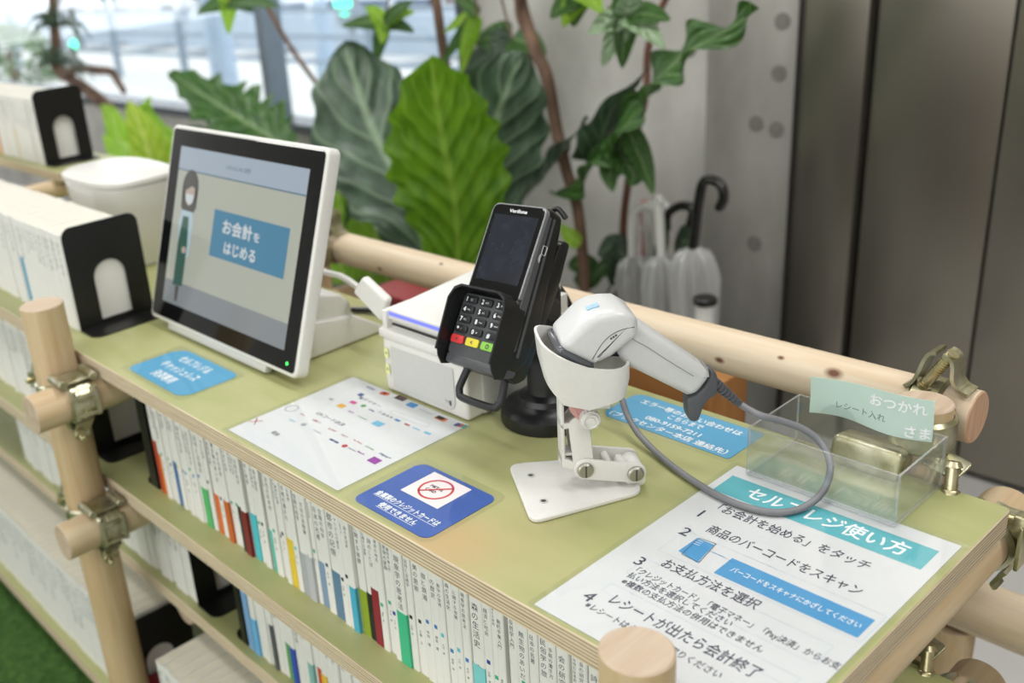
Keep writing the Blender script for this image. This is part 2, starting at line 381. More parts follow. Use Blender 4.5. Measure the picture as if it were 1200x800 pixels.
def strap(b, c, ax, r, w, a0, a1, th=.0035, n=22, mi=0):
    """curved steel band of width w round an axis ('x','y','z') at c from angle a0 to a1 degrees"""
    secs = []
    for k in range(n+1):
        a = R(a0+(a1-a0)*k/n); cs, sn = math.cos(a), math.sin(a); q = []
        for rr, ww in ((r, -w/2), (r, w/2), (r+th, w/2*.8), (r+th, -w/2*.8)):
            if ax == 'x': p = V((ww, cs*rr, sn*rr))
            elif ax == 'y': p = V((cs*rr, ww, sn*rr))
            else: p = V((cs*rr, sn*rr, ww))
            q.append(V(c)+p)
        secs.append(q)
    b.loft(secs, mi=mi)
def bolt(parent, p0, d, L=.055, r=.0042, nut=True):
    d = V(d).normalized(); p0 = V(p0); b = MB()
    b.cyl(p0, p0+d*L, r, n=12, bev=.0008)
    for k in range(9): b.cyl(p0+d*(L*.45+k*.0028), p0+d*(L*.45+k*.0028+.0012), r+.0006, n=12)
    q = d.to_track_quat('Z', 'Y').to_matrix().to_4x4()
    hexa = [(.0085*math.cos(R(60*k)), .0085*math.sin(R(60*k))) for k in range(6)]
    if nut: b.prism(hexa, L*.62, L*.62+.008, Matrix.Translation(p0) @ q, bev=.001, seg=1)
    b.lathe([(0, -.006), (.006, -.005), (.0085, 0), (0, .0005)], Matrix.Translation(p0) @ q, n=14)
    return b.build('bolt', BOLTM, parent)
BOLTM = mat('brassy_zinc_bolt', '#cdc6a6', .3, .85, .2, 60, 0, col2='#a89d70')
def ears(b, c, rad, d1, d2, L=.026, w=.026, gap=.013, th=.0035):
    """two flanges that stand off a strap: rad = outward direction, d1 = direction between them, d2 = along the log"""
    c = V(c); rad = V(rad).normalized(); d1 = V(d1).normalized(); d2 = V(d2).normalized()
    for s in (-1, 1):
        path = [c+d1*s*(gap*1.5)-rad*.004, c+d1*s*(gap*1.1)+rad*.003, c+d1*s*gap*.75+rad*.010, c+d1*s*gap*.55+rad*L*.75, c+d1*s*gap*.75+rad*L]
        secs = []
        path = catmull(path, 4)
        for k, p in enumerate(path):
            tt = (path[min(k+1, len(path)-1)]-path[max(k-1, 0)]).normalized(); nn = tt.cross(d2).normalized()
            ww = w*(1-.35*k/len(path)); secs.append([p-d2*ww/2-nn*th/2, p+d2*ww/2-nn*th/2, p+d2*ww/2+nn*th/2, p-d2*ww/2+nn*th/2])
        b.loft(secs)
def clamp(cx, postc, pr, bar, br, axis, side, lab=None):
    """swivel-free scaffold clamp: one strap round the vertical post, one round the crossing log"""
    b = MB()
    strap(b, postc, 'z', pr+.0005, .034, 0, 360, n=36)
    strap(b, bar, axis, br+.0005, .034, 0, 360, n=36)
    mid = (V(postc)+V(bar))/2
    d = (V(bar)-V(postc)).normalized()
    b.box((0, 0, 0), (.03, .03, .02), frame(mid, V((0, 0, 1)).cross(d), V((0, 0, 1)), d), bev=.003)
    return b, mid, d
# front-left joints: posts crossing the two upper crossbars, plus the lower ones
for z in (-.050, -.255):
    pc, bc = V((FARX, -.334, z)), V((-.822, -.334, z))
    b = MB()
    strap(b, pc, 'z', .0305, .034, -60, 300, n=34)
    strap(b, bc, 'y', .028, .036, -180, 180, n=36)
    b.box((-.850, -.334, z), (.012, .036, .036), bev=.004)
    strap(b, bc, 'y', .031, .012, -180, 180, n=36, th=.002)
    b.cyl((-.842, -.356, z+.034), (-.800, -.356, z+.034), .0065, n=14, bev=.001); b.cyl((-.842, -.312, z+.034), (-.800, -.312, z+.034), .0065, n=14, bev=.001)
    b.prism([(-.021, -.024), (.021, -.024), (.021, .024), (-.021, .024)], .0315, .0345, frame((-.822, -.334, z), (1, 0, 0), (0, 1, 0), (0, 0, 1)), bev=.001)
    for yy in (-.350, -.318): b.box((-.7925, yy, z+.002), (.007, .009, .044), bev=.002)
    for zz in (.014, -.014): b.box((-.7915, -.334, z+zz), (.006, .030, .006), bev=.0015)
    # hinged flap sticking out beyond the post
    b.prism([(0, -.014), (.050, -.017), (.056, .010), (.004, .017)], -.002, .002, frame((-.905, -.352, z+.020), (-.85, .2, .1), (0, .3, 1)), bev=.001)
    # box-like saddle over the crossbar with a folded tab, as in the photograph
    ears(b, (-.818, -.338, z-.029), (0, -.1, -1), (1, 0, 0), (0, 1, 0), L=.024)
    ears(b, (-.912, -.338, z+.002), (-1, -.2, 0), (0, 1, 0), (0, 0, 1), L=.034, w=.034, gap=.012)
    o = b.build('clamp', ZINC, unit)
    bolt(o, (-.848, -.340, z-.046), (1, -.15, .0), .062)
    bolt(o, (-.935, -.300, z+.004), (0, -1, 0), .062)
    # near-right joints (mostly hidden behind the near post)
    b = MB(); pc, bc = V((NEARX, -.330, z)), V((.190, -.330, z-.002))
    strap(b, pc, 'z', .0268, .034, 0, 360, n=30); strap(b, bc, 'y', .0268, .034, 0, 360, n=30); b.box((.158, -.33, z), (.014, .034, .034), bev=.003)
    ears(b, (.190, -.33, z-.028), (0, 0, -1), (1, 0, 0), (0, 1, 0), L=.024)
    o = b.build('clamp', ZINC, unit); bolt(o, (.162, -.33, z-.045), (1, 0, 0), .056)
# rear-right joints: post to rail, post to crossbar
def rail_clamp(x, zc, rx=.026):
    b = MB()
    strap(b, (x-.014, .165, zc), 'x', .0268, .030, 60, 400, n=34)
    for pts in ([(-.022, -.004), (-.015, .002), (-.010, .014), (-.006, .028), (-.002, .035), (.004, .037)], [(.010, .037), (.017, .034), (.020, .026), (.021, .014), (.027, .005), (.036, .002)]):
        pp = catmull([V((a_, c_)) for a_, c_ in pts], 4); lf, rg = [], []
        for k, p_ in enumerate(pp):
            tt = (pp[min(k+1, len(pp)-1)]-pp[max(k-1, 0)]).normalized(); nn = V((-tt.y, tt.x))*.0017; lf.append(tuple(p_+nn)); rg.append(tuple(p_-nn))
        b.prism(lf+rg[::-1], -.012, .012, frame((x-.012, .158, zc+.026), (1, 0, 0), (0, 0, 1)))
    strap(b, (x, .113, zc), 'z', .026, .034, -200, 120, n=30)
    b.box((x, .139, zc), (.034, .012, .034), bev=.003)
    b.prism(rrect(-.034, -.016, .034, .016, .008), -.008, .022, frame((x-.030, .088, zc-.028), (1, 0, 0), (0, .2, 1)), bev=.004, seg=3)
    b.prism(rrect(-.006, -.014, .030, .012, .004), -.0015, .0015, frame((x+.020, .100, zc-.018), (.95, -.2, -.1), (.2, .9, .35)), bev=.0008)
    o = b.build('clamp', ZINC, unit)
    bolt(o, (x-.016, .150, zc+.029), (.50, .05, .85), .040, .0052, False)
    bolt(o, (x+.040, .088, zc-.016), (.15, -.35, -1), .034, .0055)
    return o
rail_clamp(BX, .037); rail_clamp(BX, -.168)
rail_clamp(BLX, .037); rail_clamp(BLX, -.168)
def bar_clamp(z):
    b = MB()
    strap(b, (.190, .113, z), 'y', .0268, .036, -250, 85, n=34, th=.004)
    strap(b, (.190, .113, z), 'y', .030, .020, -235, 70, n=30, th=.0015)
    strap(b, (BX, .113, z), 'z', .026, .034, 0, 360, n=30)
    b.box((.166, .113, z), (.012, .034, .034), bev=.003)
    # eye bolt lying along the top and hex nut on the outer ear
    b.prism([(-.016, -.012), (.016, -.012), (.020, .004), (.010, .012), (-.010, .012), (-.020, .004)], -.006, .006, frame((.212, .106, z+.026), (1, 0, 0), (0, 0, 1), (0, -1, 0)), bev=.0015)
    b.box((.226, .103, z+.012), (.004, .034, .045), bev=.0015)
    hexa = [(.012*math.cos(R(60*k)), .012*math.sin(R(60*k))) for k in range(6)]
    b.prism(hexa, 0, .014, frame((.2165, .100, z+.030), (0, 1, 0), (0, 0, 1), (1, 0, 0)), bev=.0015)
    b.tube([V((.150+.015*math.cos(R(a)), .096+.003*math.sin(R(a)), z+.033+.009*math.sin(R(a)))) for a in range(0, 360, 20)], .0035, 8, closed=True)
    ears(b, (.196, .113, z-.029), (.1, 0, -1), (1, 0, 0), (0, 1, 0), L=.02)
    o = b.build('clamp', ZINC, unit)
    bolt(o, (.160, .098, z+.033), (1, .02, 0), .062, .0045)
    return o
for z in (-.052, -.257): bar_clamp(z)

# ---------------------------------------------------------------- books
def bk(h, d, t, x, y, z, cover=None, page=PAGE, marks=None, label='', group=None, cat='book', name='paperback_book', kids=True, lean=0., style=None):
    pass
_cov = {}
def cover_mesh(t, h, d, style):
    """a wrap-round cover: two boards and a rounded spine facing -y; origin at the middle of the foot, spine at y = 0"""
    b = MB(); th = .0006
    out = [(-t/2, d), (-t/2, .0012), (-t/2+.0008, .0003), (-t/2+.002, 0), (t/2-.002, 0), (t/2-.0008, .0003), (t/2, .0012), (t/2, d)]
    inn = [(t/2-th, d), (t/2-th, th*3), (-t/2+th, th*3), (-t/2+th, d)]
    b.prism(out+inn, 0, h)
    ymark = -.00012
    F = lambda x, z: frame((x, ymark, z), (1, 0, 0), (0, 0, 1), (0, -1, 0))
    w = t-.003
    st = style or {}
    if 'band' in st:                       # coloured block at the foot of the spine
        z0, z1 = st.get('bz', (0.0, .05)); b.prism([(-t/2, 0), (t/2, 0), (t/2, z1-z0), (-t/2, z1-z0)], 0, .0001, F(0, z0), 1)
        for s in (-1, 1):
            b.lo_hi((s*t/2-.00008, 0, z0), (s*t/2+.00008, .004, z1), mi=1)
    if st.get('title'):
        ch = st['title']; n = len(ch); sz = min(w*.72, (h*.58)/max(n, 1)/1.12)
        for k, c in enumerate(ch):
            if c == ' ': continue
            b.text(c, F(-sz*.5, st.get('tz', h-.010)-sz*1.12*(k+1)), sz, 2)
    if st.get('dot'):
        b.box((0, 0, 0), (.0045, .0045, .0001), F(0, st.get('dz', h*.40)), 3)
    if st.get('author'):
        sz = w*.42
        for k, c in enumerate(st['author']):
            b.text(c, F(-sz*.5, st.get('az', h*.36)-sz*1.15*(k+1)), sz, 2)
    b.box((0, 0, 0), (w*.7, .003, .0001), F(0, .004), 2) if st.get('foot') else None
    return b
def pages_mesh(t, h, d):
    b = MB(); b.lo_hi((-t/2+.0007, .0020, .0010), (t/2-.0007, d-.0010, h-.0008))
    n = max(3, int(t/.0022))
    return b
BOOKN = [0]
def add_book(x, y, z, t=.011, h=.148, d=.105, cov=WCOV, page=PAGE, style=None, band='#888888', dot='#30405a', label='', group=None, name='paperback_book', cache=None, ink=INK, lean=0.):
    key = cache
    if key is not None and key in _cov:
        src = _cov[key]; o = copy_tree(src, (x, y, z))
    else:
        bm_ = mat('cover_band_'+band.lstrip('#'), band, .45, 0, .03)
        dm_ = mat('cover_dot_'+dot.lstrip('#'), dot, .45, 0, .03)
        o = cover_mesh(t, h, d, style).build(name, [cov, bm_, ink, dm_], loc=(0, 0, 0))
        pages_mesh(t, h, d).build('page_block', page, o)
        o.location = (x, y, z)
        if key is not None: _cov[key] = o
    o.rotation_euler = (0, 0, 0)
    tag(o, label, 'book', group)
    if 'group' in o.keys() and not group: del o['group']
    BOOKN[0] += 1
    return o
TITLES = ['に関する省察', 'アリズムの誕生', '無生物のあいだ', '動的平衡入門', '会の研究', 'の歴史', 'の探検', '現象学の思考法', '反哲学入門', '日本の名著', '記号と言語学', '女性の日本史', '数学の世界', '文化の名随筆', '経済と社会', '東京の地名', '民俗学の旅', '美の思索', '詩のことば', '森の生活史', '空間の科学', '考える技術', '思想の冒険', '手紙の書き方', '旅と鉄道', '都市の記憶']
AUTH = ['山田 孝', '木村 敏', '小川 博', '福岡 伸', '大沢 真', '柳田 国', '中村 雄', '上野 千']
DOTS = ['#26304f', '#1d1f24', '#e3c83c', '#3fae8a', '#62c3d2', '#2c3a9b', '#3a7fc0']
def white_style(i, rnd): return dict(title=TITLES[i % len(TITLES)], author=AUTH[i % len(AUTH)], dot=True, dz=.058+.02*rnd, az=.05+.018*rnd, tz=.148-.008*rnd-.004)
SPECIAL = [  # (x, thickness, band height, colour, words)
 (-.752, .0085, .085, '#b0402c', 'thin paperback with brick red lower spine, first against the black bookend on the middle shelf'),
 (-.742, .012, .066, '#e0702a', 'white paperback with an orange spine foot beside the red one by the bookend'),
 (-.696, .0125, .070, '#3f6fa6', 'white paperback with a blue lower spine near the bookend end of the middle shelf'),
 (-.617, .015, .060, '#54b56f', 'white paperback with light green lower spine at the left of two orange ones'),
 (-.590, .012, .060, '#d96a2b', 'white paperback with orange lower spine, right beside the light green one'),
 (-.562, .012, .062, '#c2622a', 'white paperback with brownish orange lower spine, left of the black spine'),
 (-.528, .009, .068, '#222326', 'thin paperback with black lower spine beside the dark red one'),
 (-.518, .012, .066, '#7d2226', 'white paperback with dark red lower spine between black and turquoise spines'),
 (-.500, .012, .068, '#4fc0cc', 'white paperback with turquoise lower spine right of the dark red one'),
 (-.462, .008, .060, '#58bcae', 'thin paperback with a teal stripe spine left of the yellow one'),
 (-.418, .013, .068, '#e2c43a', 'white paperback with yellow lower spine in the middle shelf row'),
 (-.392, .012, .060, '#a9acb2', 'paperback with grey lower spine just right of the yellow one'),
 (-.379, .012, .062, '#b9bbc0', 'paperback with paler grey lower spine, second right of the yellow one'),
 (-.358, .014, .062, '#7f98b4', 'white paperback with pale slate blue lower spine'),
 (-.328, .017, .064, '#5f7f9c', 'thick paperback with slate blue lower spine, wider than its neighbours'),
 (-.297, .010, .060, '#46a9c8', 'white paperback with sky blue lower spine left of the olive green one'),
 (-.284, .013, .060, '#8fa52e', 'paperback with olive green lower spine beside the black spine'),
 (-.271, .009, .062, '#181818', 'narrow paperback with black lower spine between olive green and crimson'),
 (-.260, .012, .074, '#8e1f32', 'paperback with crimson lower spine and red foot on the middle shelf'),
 (-.215, .015, .068, '#3fb98a', 'white paperback with emerald green lower spine standing alone among white ones'),
 (-.105, .016, .062, '#7fcdd0', 'white paperback with pale aqua lower spine toward the near post'),
 (-.072, .010, .045, '#1f3f3a', 'white paperback with dark green foot toward the near post'),
 (-.058, .011, .040, '#2c35a8', 'white paperback with deep blue foot beside the dark green one'),
 (.024, .010, .085, '#3f8f5c', 'white paperback with mid green lower spine nearest the log post')]
def fill_row(x0, x1, y, z, specials, gid, wl, h=.148, d=.105, tr=(.0100, .0135), ntpl=14, textual=True, page=PAGE, cov=WCOV, ink=INK, jitter=.0025, hj=0.):
    """books stood side by side from x0 to x1 with the special ones at their own places"""
    items = []; x = x0; sp = sorted(specials, key=lambda s: s[0]); k = 0; i = 0
    while x < x1:
        if k < len(sp) and x >= sp[k][0]-sp[k][1]*.5-.006:
            s = sp[k]; k += 1; x = max(x, s[0]-s[1]/2); items.append((x+s[1]/2, s[1], s)); x += s[1]+.0004
        else:
            t = random.choice([tr[0]+(tr[1]-tr[0])*q/4 for q in range(5)])
            if x+t > x1: t = x1-x
            if t < .006: break
            if k < len(sp) and x+t > sp[k][0]-sp[k][1]/2:
                t2 = sp[k][0]-sp[k][1]/2-x
                if t2 < .005: x = sp[k][0]-sp[k][1]/2; continue
                t = min(t, t2-.0003)
            items.append((x+t/2, t, None)); x += t+.0004
    for cx, t, s in items:
        yy = y+random.uniform(-jitter, jitter); hh = h
        if s:
            st = white_style(random.randrange(99), random.random()) if textual else {}
            st['band'] = 1; st['bz'] = (0, s[2]); st['dot'] = False
            if s[2] > .1: st = dict(band=1, bz=(0, s[2]))
            add_book(cx, yy, z, t, hh, d, cov, page, st, s[3], label=s[4], ink=ink)
        else:
            if textual:
                i += 1; add_book(cx, yy, z, t, hh, d, cov, page, white_style(i*7+3, random.random()), dot=random.choice(DOTS), label=wl, group=gid, ink=ink)
            else:
                tpl = '%s_%.4f_%d' % (gid, t, random.randrange(2))
                add_book(cx, yy, z, t, hh+ (0), d, cov, page, dict(title=TITLES[random.randrange(20)], tz=h-.01), label=wl, group=gid, cache=tpl, ink=ink)
fill_row(-.757, .088, -.266, -.205, SPECIAL, 'plain white paperbacks on the middle shelf', 'plain white-spined paperback in the long row below the counter')
SP_LEFT = [(-1.130, .010, .085, '#5aa6c8', 'white paperback with a light blue spine stripe in the counter-top row'), (-1.52, .01, .07, '#c9c27a', 'white paperback with a straw yellow spine foot in the counter-top row')]
fill_row(-1.90, -.942, -.262, 0, SP_LEFT, 'white paperbacks in the row on the counter top', 'white paperback in the counter-top row behind the black bookend', textual=False, tr=(.012, .0165), ink=GINK, h=.150)
fill_row(-1.62, -.947, -.268, -.205, [], 'white paperbacks in the bay left of the front post', 'white paperback left of the front post, one shelf below the counter top', textual=False, tr=(.013, .017), ink=GINK)
fill_row(-1.45, -.748, -.246, -.410, [], 'white paperbacks on the third shelf behind the clamps', 'white paperback on the third shelf down, left of its bookend', textual=False, tr=(.014, .0175), ink=GINK)
SP3 = [(-.596, .014, .148, '#7fa9d6', 'pale blue paperback, first right of the bookend gap on the third shelf'), (-.580, .012, .062, '#6db4e6', 'white paperback with a sky blue spine foot on the third shelf'),
       (-.535, .008, .075, '#55585c', 'thin paperback with dark grey spine on the third shelf'), (-.500, .010, .062, '#5b9a5e', 'white paperback with green spine foot on the third shelf'),
       (-.488, .011, .062, '#2f4fb0', 'white paperback with strong blue spine foot on the third shelf'), (-.445, .011, .062, '#86b9b5', 'white paperback with grey teal spine foot on the third shelf'),
       (-.428, .008, .064, '#c5472f', 'thin white paperback with a red spine foot on the third shelf'), (-.416, .012, .060, '#e6bd3c', 'white paperback with yellow spine foot, right of the red one on the third shelf')]
fill_row(-.605, -.22, -.246, -.410, SP3, 'white paperbacks right of the gap on the third shelf', 'white paperback on the third shelf down, right of the empty gap', textual=False, tr=(.012, .0155), ink=GINK)
CREAM = mat('cream_page_edges', '#dfdac8', .8, 0, .05, 50, .2, (1, 1, 6))
fill_row(-1.72, -.912, -.318, -.672, [], 'large paperbacks on the bottom shelf left of the front post', 'larger cream-paged book on the bottom shelf behind the front post', textual=False, tr=(.018, .024), ink=GINK, h=.178, d=.108, page=CREAM, jitter=.0012)
fill_row(-.785, -.40, -.318, -.672, [(-.775, .016, .178, '#9b2226', 'dark red book at the left end of the second stack on the bottom shelf')] if 0 else [], 'large paperbacks right of the gap on the bottom shelf', 'larger cream-paged book in the right group on the bottom shelf', textual=False, tr=(.018, .024), ink=GINK, h=.178, d=.108, page=CREAM, jitter=.0012)
SPF = [(-2.065, .013, .075, '#d9a23a', 'white paperback with amber spine foot on the raised back shelf'), (-1.93, .013, .07, '#d8b65e', 'white paperback with pale yellow spine foot on the raised back shelf'), (-2.045, .01, .07, '#c97f36', 'white paperback with brownish orange spine foot on the raised back shelf')]
fill_row(-2.25, -1.785, .055, .10, SPF, 'white paperbacks on the raised back shelf', 'white paperback on the raised back shelf behind its black bookend', textual=False, tr=(.013, .017), ink=GINK)
b = MB(); b.lo_hi((-.902, -.306, -.6695), (-.856, -.225, -.612), bev=.002); b.lo_hi((-.903, -.307, -.622), (-.855, -.224, -.611), bev=.001); o = b.build('card_box', mat('dark_red_card', '#8f2329', .5)); tag(o, 'small dark red box at the foot of the bookend on the bottom shelf', 'box')

# ---------------------------------------------------------------- bookends: black steel plate with an arched window and a foot
def bookend(x, y0, z, w=.122, h=.160, foot=.05, face=1, label='', arch=(.30, .72, .62), g=None, lean=0., lip=0.):
    """plate in the plane x = const, foot running to +x (face=1) or -x"""
    b = MB(); t = .0022
    outer = rrect(0, 0, w, h, (0, 0, .016, .016), 6)
    ax0, ax1, at = w*arch[0], w*arch[1], h*arch[2]; r = (ax1-ax0)/2; cx = (ax0+ax1)/2; ab = h*.06
    # build the plate as a loop-to-loop ring: sample both outlines by angle from the arch centre
    n = 72; cz = h*.40
    def hit(poly, a):
        dx, dz = math.cos(a), math.sin(a); best = 9
        for (x1, z1), (x2, z2) in zip(poly, poly[1:]+poly[:1]):
            ex, ez = x2-x1, z2-z1; den = dx*ez-dz*ex
            if abs(den) < 1e-12: continue
            tt = ((x1-cx)*ez-(z1-cz)*ex)/den; ss = ((x1-cx)*dz-(z1-cz)*dx)/den
            if tt > 0 and -1e-9 <= ss <= 1+1e-9: best = min(best, tt)
        return (cx+dx*best, cz+dz*best)
    inner = [(ax0, ab), (ax1, ab), (ax1, at-r)] + [(cx+r*math.cos(R(k)), at-r+r*math.sin(R(k))) for k in range(10, 180, 10)] + [(ax0, at-r)]
    angs = sorted([2*math.pi*k/n for k in range(n)] + [math.atan2(pz-cz, px-cx) % (2*math.pi) for px, pz in outer+inner])
    angs = [a for k, a in enumerate(angs) if k == 0 or a-angs[k-1] > 1e-5]
    T = frame((x, y0, z), (0, 1, 0), (0, 0, 1), (1, 0, 0))
    b.ring([hit(outer, a) for a in angs], [hit(inner, a) for a in angs], 0, t, T)
    T2 = frame((x, y0, z), (0, 1, 0), (face, 0, 0), (0, 0, face))
    b.prism(rrect(0, 0, w, foot, (0, 0, .016, .016), 6), 0, .002, frame((x, y0, z), (0, 1, 0), (1*face, 0, 0), (0, 0, 1)))
    if lip: b.lo_hi((x-lip, y0-.001, z+.001), (x+.002, y0+.0015, z+h*.97), bev=.0005, seg=1)
    o = b.build('bookend', BLACKM)
    return tag(o, label, 'bookend', g)
bookend(-.9395, -.264, 0, label='black steel bookend with arched hole standing on the counter beside the screen')
bookend(-.944, -.282, -.205, w=.115, h=.15, label='black steel bookend in the shaded gap just under the counter top')
bookend(-.7655, -.266, -.205, w=.10, h=.155, face=-1, foot=.045, label='black steel bookend seen edge-on at the left end of the spine row', lip=.020)
bookend(-.744, -.250, -.410, w=.115, h=.15, label='black steel bookend at the gap on the third shelf down')
bookend(-.6085, -.248, -.410, w=.10, h=.150, face=-1, foot=.04, label='black steel bookend seen edge-on beside the pale blue book, third shelf', lip=.012)
bookend(-.9085, -.312, -.672, w=.115, h=.172, foot=.05, arch=(.2, .66, .62), label='black steel bookend with arched hole on the bottom shelf near the post')
bookend(-1.776, .052, .10, w=.115, h=.165, label='black steel bookend with arched hole on the raised back shelf')
# ---------------------------------------------------------------- laminated notices lying on the counter
FILM = clear_mat('clear_laminate_film', (.985, .99, .99, 1), .012, .04, 0, edge=.13)
SKY = mat('sky_blue_print', '#4f9fc8', .5, 0, .03, 25); TEAL = mat('teal_print', '#57b0bb', .5, 0, .03, 25); BLUEB = mat('banner_blue_print', '#4b97cb', .5, 0, .02, 25)
ROYAL = mat('royal_blue_print', '#33539f', .45, 0, .05, 12, col2='#3f63b0'); WPRT = mat('white_print', '#eef2f4', .6, 0, 0); LINE = mat('pale_line_print', '#b9cdd6', .6, 0, 0)
REDP = mat('red_print', '#c8343a', .55, 0, 0); PALEP = mat('pale_pink_print', '#f0e3e2', .6, 0, 0)
def film_over(o, x0, y0, x1, y1, z, r=.004, name='laminate_film'):
    b = MB(); b.prism(rrect(x0, y0, x1, y1, r), z, z+.00025)
    return b.build(name, FILM, o)
def ztext(b, s, x0, x1, y, z, mi, size=None, bold=0.):
    """text from x0 to x1 on a horizontal sheet with its baseline at y"""
    vs, fs, a, c = glyphs(s, bold); k = (x1-x0)/(c-a)
    b.add([((vx-a)*k+x0, vy*(size or k)+y, z+vz) for vx, vy, vz in vs], fs, None, mi)
def zrect(b, x0, y0, x1, y1, z, mi): b.add([(x0, y0, z), (x1, y0, z), (x1, y1, z), (x0, y1, z)], [(0, 1, 2, 3)], None, mi)
def zdisc(b, x, y, r, z, mi, n=20, ry=None): b.add([(x+r*math.cos(2*math.pi*k/n), y+(ry or r)*math.sin(2*math.pi*k/n), z) for k in range(n)], [tuple(range(n))], None, mi)
def zring(b, x, y, r, w, z, mi, n=36, ry=None):
    ry = ry or r; vs = [(x+q*math.cos(2*math.pi*k/n), y+q*ry/r*math.sin(2*math.pi*k/n), z) for q in (r, r-w) for k in range(n)]
    b.add(vs, [(k, (k+1) % n, n+(k+1) % n, n+k) for k in range(n)], None, mi)
def zline(b, p, q, w, z, mi):
    d = (V((q[0], q[1], 0))-V((p[0], p[1], 0))).normalized(); s = V((-d.y, d.x, 0))*w/2; P_, Q_ = V((p[0], p[1], z)), V((q[0], q[1], z)); b.add([P_-s, Q_-s, Q_+s, P_+s], [(0, 1, 2, 3)], None, mi)
def loc2(px, py): p = at_z(px, py, 0); return p.x, p.y
def tz(b, s, pa, pb, z, mi, bold=0., size=None):
    (xa, ya), (xb, yb) = loc2(*pa), loc2(*pb); ztext(b, s, xa, xb, (ya+yb)/2, z, mi, size, bold)
# the how-to guide
gd = MB(); Z0 = .0006; Z1 = .00075; Z2 = .0009
gd.prism(rrect(.001, -.2965, .2095, 0, .001, 2), .0002, Z0, mi=0)
h0, h1 = loc2(857, 557), loc2(1105, 645); h2 = loc2(837, 575)
zrect(gd, .0085, h2[1], .1995, h0[1], Z1, 1)
tz(gd, 'セルフレジ使い方', (868, 583), (1062, 649), Z2, 2, .014, .0225)
tz(gd, '「お会計を始める」をタッチ', (838, 598), (1016, 668), Z1, 3, .006, .0152)
tz(gd, '商品のバーコードをスキャン', (823, 625), (1009, 695), Z1, 3, .006, .0152)
tz(gd, 'お支払方法を選択', (770, 665), (888, 712), Z1, 3, .006, .0152)
tz(gd, 'レシートが出たら会計終了', (709, 708), (888, 793), Z1, 3, .006, .0160)
tz(gd, '「クレジットカード」「電子マネー」「Pay決済」からお支', (742, 671), (983, 784), Z1, 3, .006, .0094)
tz(gd, '払い方法を選択してください', (732, 677), (857, 733), Z1, 3, .006, .0094)
tz(gd, '※複数の支払方法の併用はできません', (725, 684), (893, 764), Z1, 3, .006, .0094)
tz(gd, '※レシートは必ずお受け取りください', (683, 711), (843, 795), Z1, 3, .006, .0094)
def tnum(b, s, px, py, size):
    x, y = loc2(px, py); vs, fs, a, c = glyphs(s, .004); b.add([((vx-a)*size+x, vy*size+y, Z1+vz) for vx, vy, vz in vs], fs, None, 3)
for s_, px_, py_ in (('1', 816, 605), ('2', 794, 625), ('3', 741, 660), ('4', 680, 701)): tnum(gd, s_, px_, py_, .0185)
def outline(b, c, z, mi, w=.0004):
    for p, q in zip(c, c[1:]+c[:1]): zline(b, p, q, w, z, mi)
bb = [loc2(*p) for p in ((853, 658), (1028, 722), (1012, 744), (831, 676))]; yb0, yb1 = (bb[0][1]+bb[1][1])/2, (bb[2][1]+bb[3][1])/2
xb0 = (bb[0][0]+bb[3][0])/2; xb1 = (bb[1][0]+bb[2][0])/2
zrect(gd, xb0, yb1, xb1, yb0, Z1, 4)
ztext(gd, 'バーコードをスキャナにかざしてください', xb0+.008, xb1-.004, (yb0+yb1)/2-.0030, Z2, 2, .0082, .01)
xo0 = loc2(775, 642)[0]
outline(gd, [(xo0, yb1-.003), (xb1+.004, yb1-.003), (xb1+.004, yb0+.010), (xo0, yb0+.010)], Z1, 5)
outline(gd, [(xo0, yb1-.047), (.195, yb1-.047), (.195, yb1-.020), (xo0, yb1-.020)], Z1, 5)
outline(gd, [(xo0, yb1-.080), (.195, yb1-.080), (.195, yb1-.067), (xo0, yb1-.067)], Z1, 5)
# little book picture with a pointer to the banner
bp = [loc2(*p) for p in ((817, 631), (837, 639), (817, 660), (795, 646))]
gd.add([V((x, y, Z1)) for x, y in bp], [(0, 1, 2, 3)], None, 4)
gd.add([V((x, y, Z2)) for x, y in (loc2(822, 642), loc2(853, 656), loc2(866, 664), loc2(846, 652))], [(0, 1, 2, 3)], None, 4)
outline(gd, [loc2(*p) for p in ((819, 631), (839, 638), (819, 660), (799, 650))], Z2, 3, .0006)
for k in (0, 1, 2): zline(gd, loc2(812+k*2, 637-k*2), loc2(820+k*2, 640-k*2), .0006, Z2, 2)
guide = gd.build('instruction_sheet', [PAPER, TEAL, WPRT, mat('navy_print', '#3a3f50', .6, 0, 0), BLUEB, LINE], loc=(.105, -.15, 0))
tag(guide, 'white laminated four-step instruction sheet with a teal title band at the counter end', 'sign')
film_over(guide, -.004, -.3005, .2145, .005, .0012)
# the payment methods sheet
pm = MB(); PX0, PX1, PY0, PY1 = -.4735, -.2655, -.2925, -.1065
pm.prism(rrect(PX0, PY0, PX1, PY1, .001, 2), .0002, Z0)
cols = ['#2b3f8f', '#d9642b', '#4a2f33', '#2f86c9', '#9aa3ab', '#c8513f', '#2f4c8a', '#c83f8a', '#4f9a4a', '#e0a92f', '#6bb5d6', '#8f2f9a', '#2f9a8f', '#b03038']
pmats = [PAPER, mat('print_grey', '#7d8288', .6, 0, 0)] + [mat('logo_print_%s' % c[1:], c, .6, 0, 0) for c in cols]
def lg(px, py, w, hgt, c, kind='r', s=None):
    x, y = loc2(px, py)
    if kind == 'r': zrect(pm, x-w/2, y-hgt/2, x+w/2, y+hgt/2, Z1, 2+c)
    elif kind == 'd': zdisc(pm, x, y, w/2, Z1, 2+c)
    else: ztext(pm, s, x-w/2, x+w/2, y-hgt/2, Z1, (2+c) if c >= 0 else 1, hgt, .012)
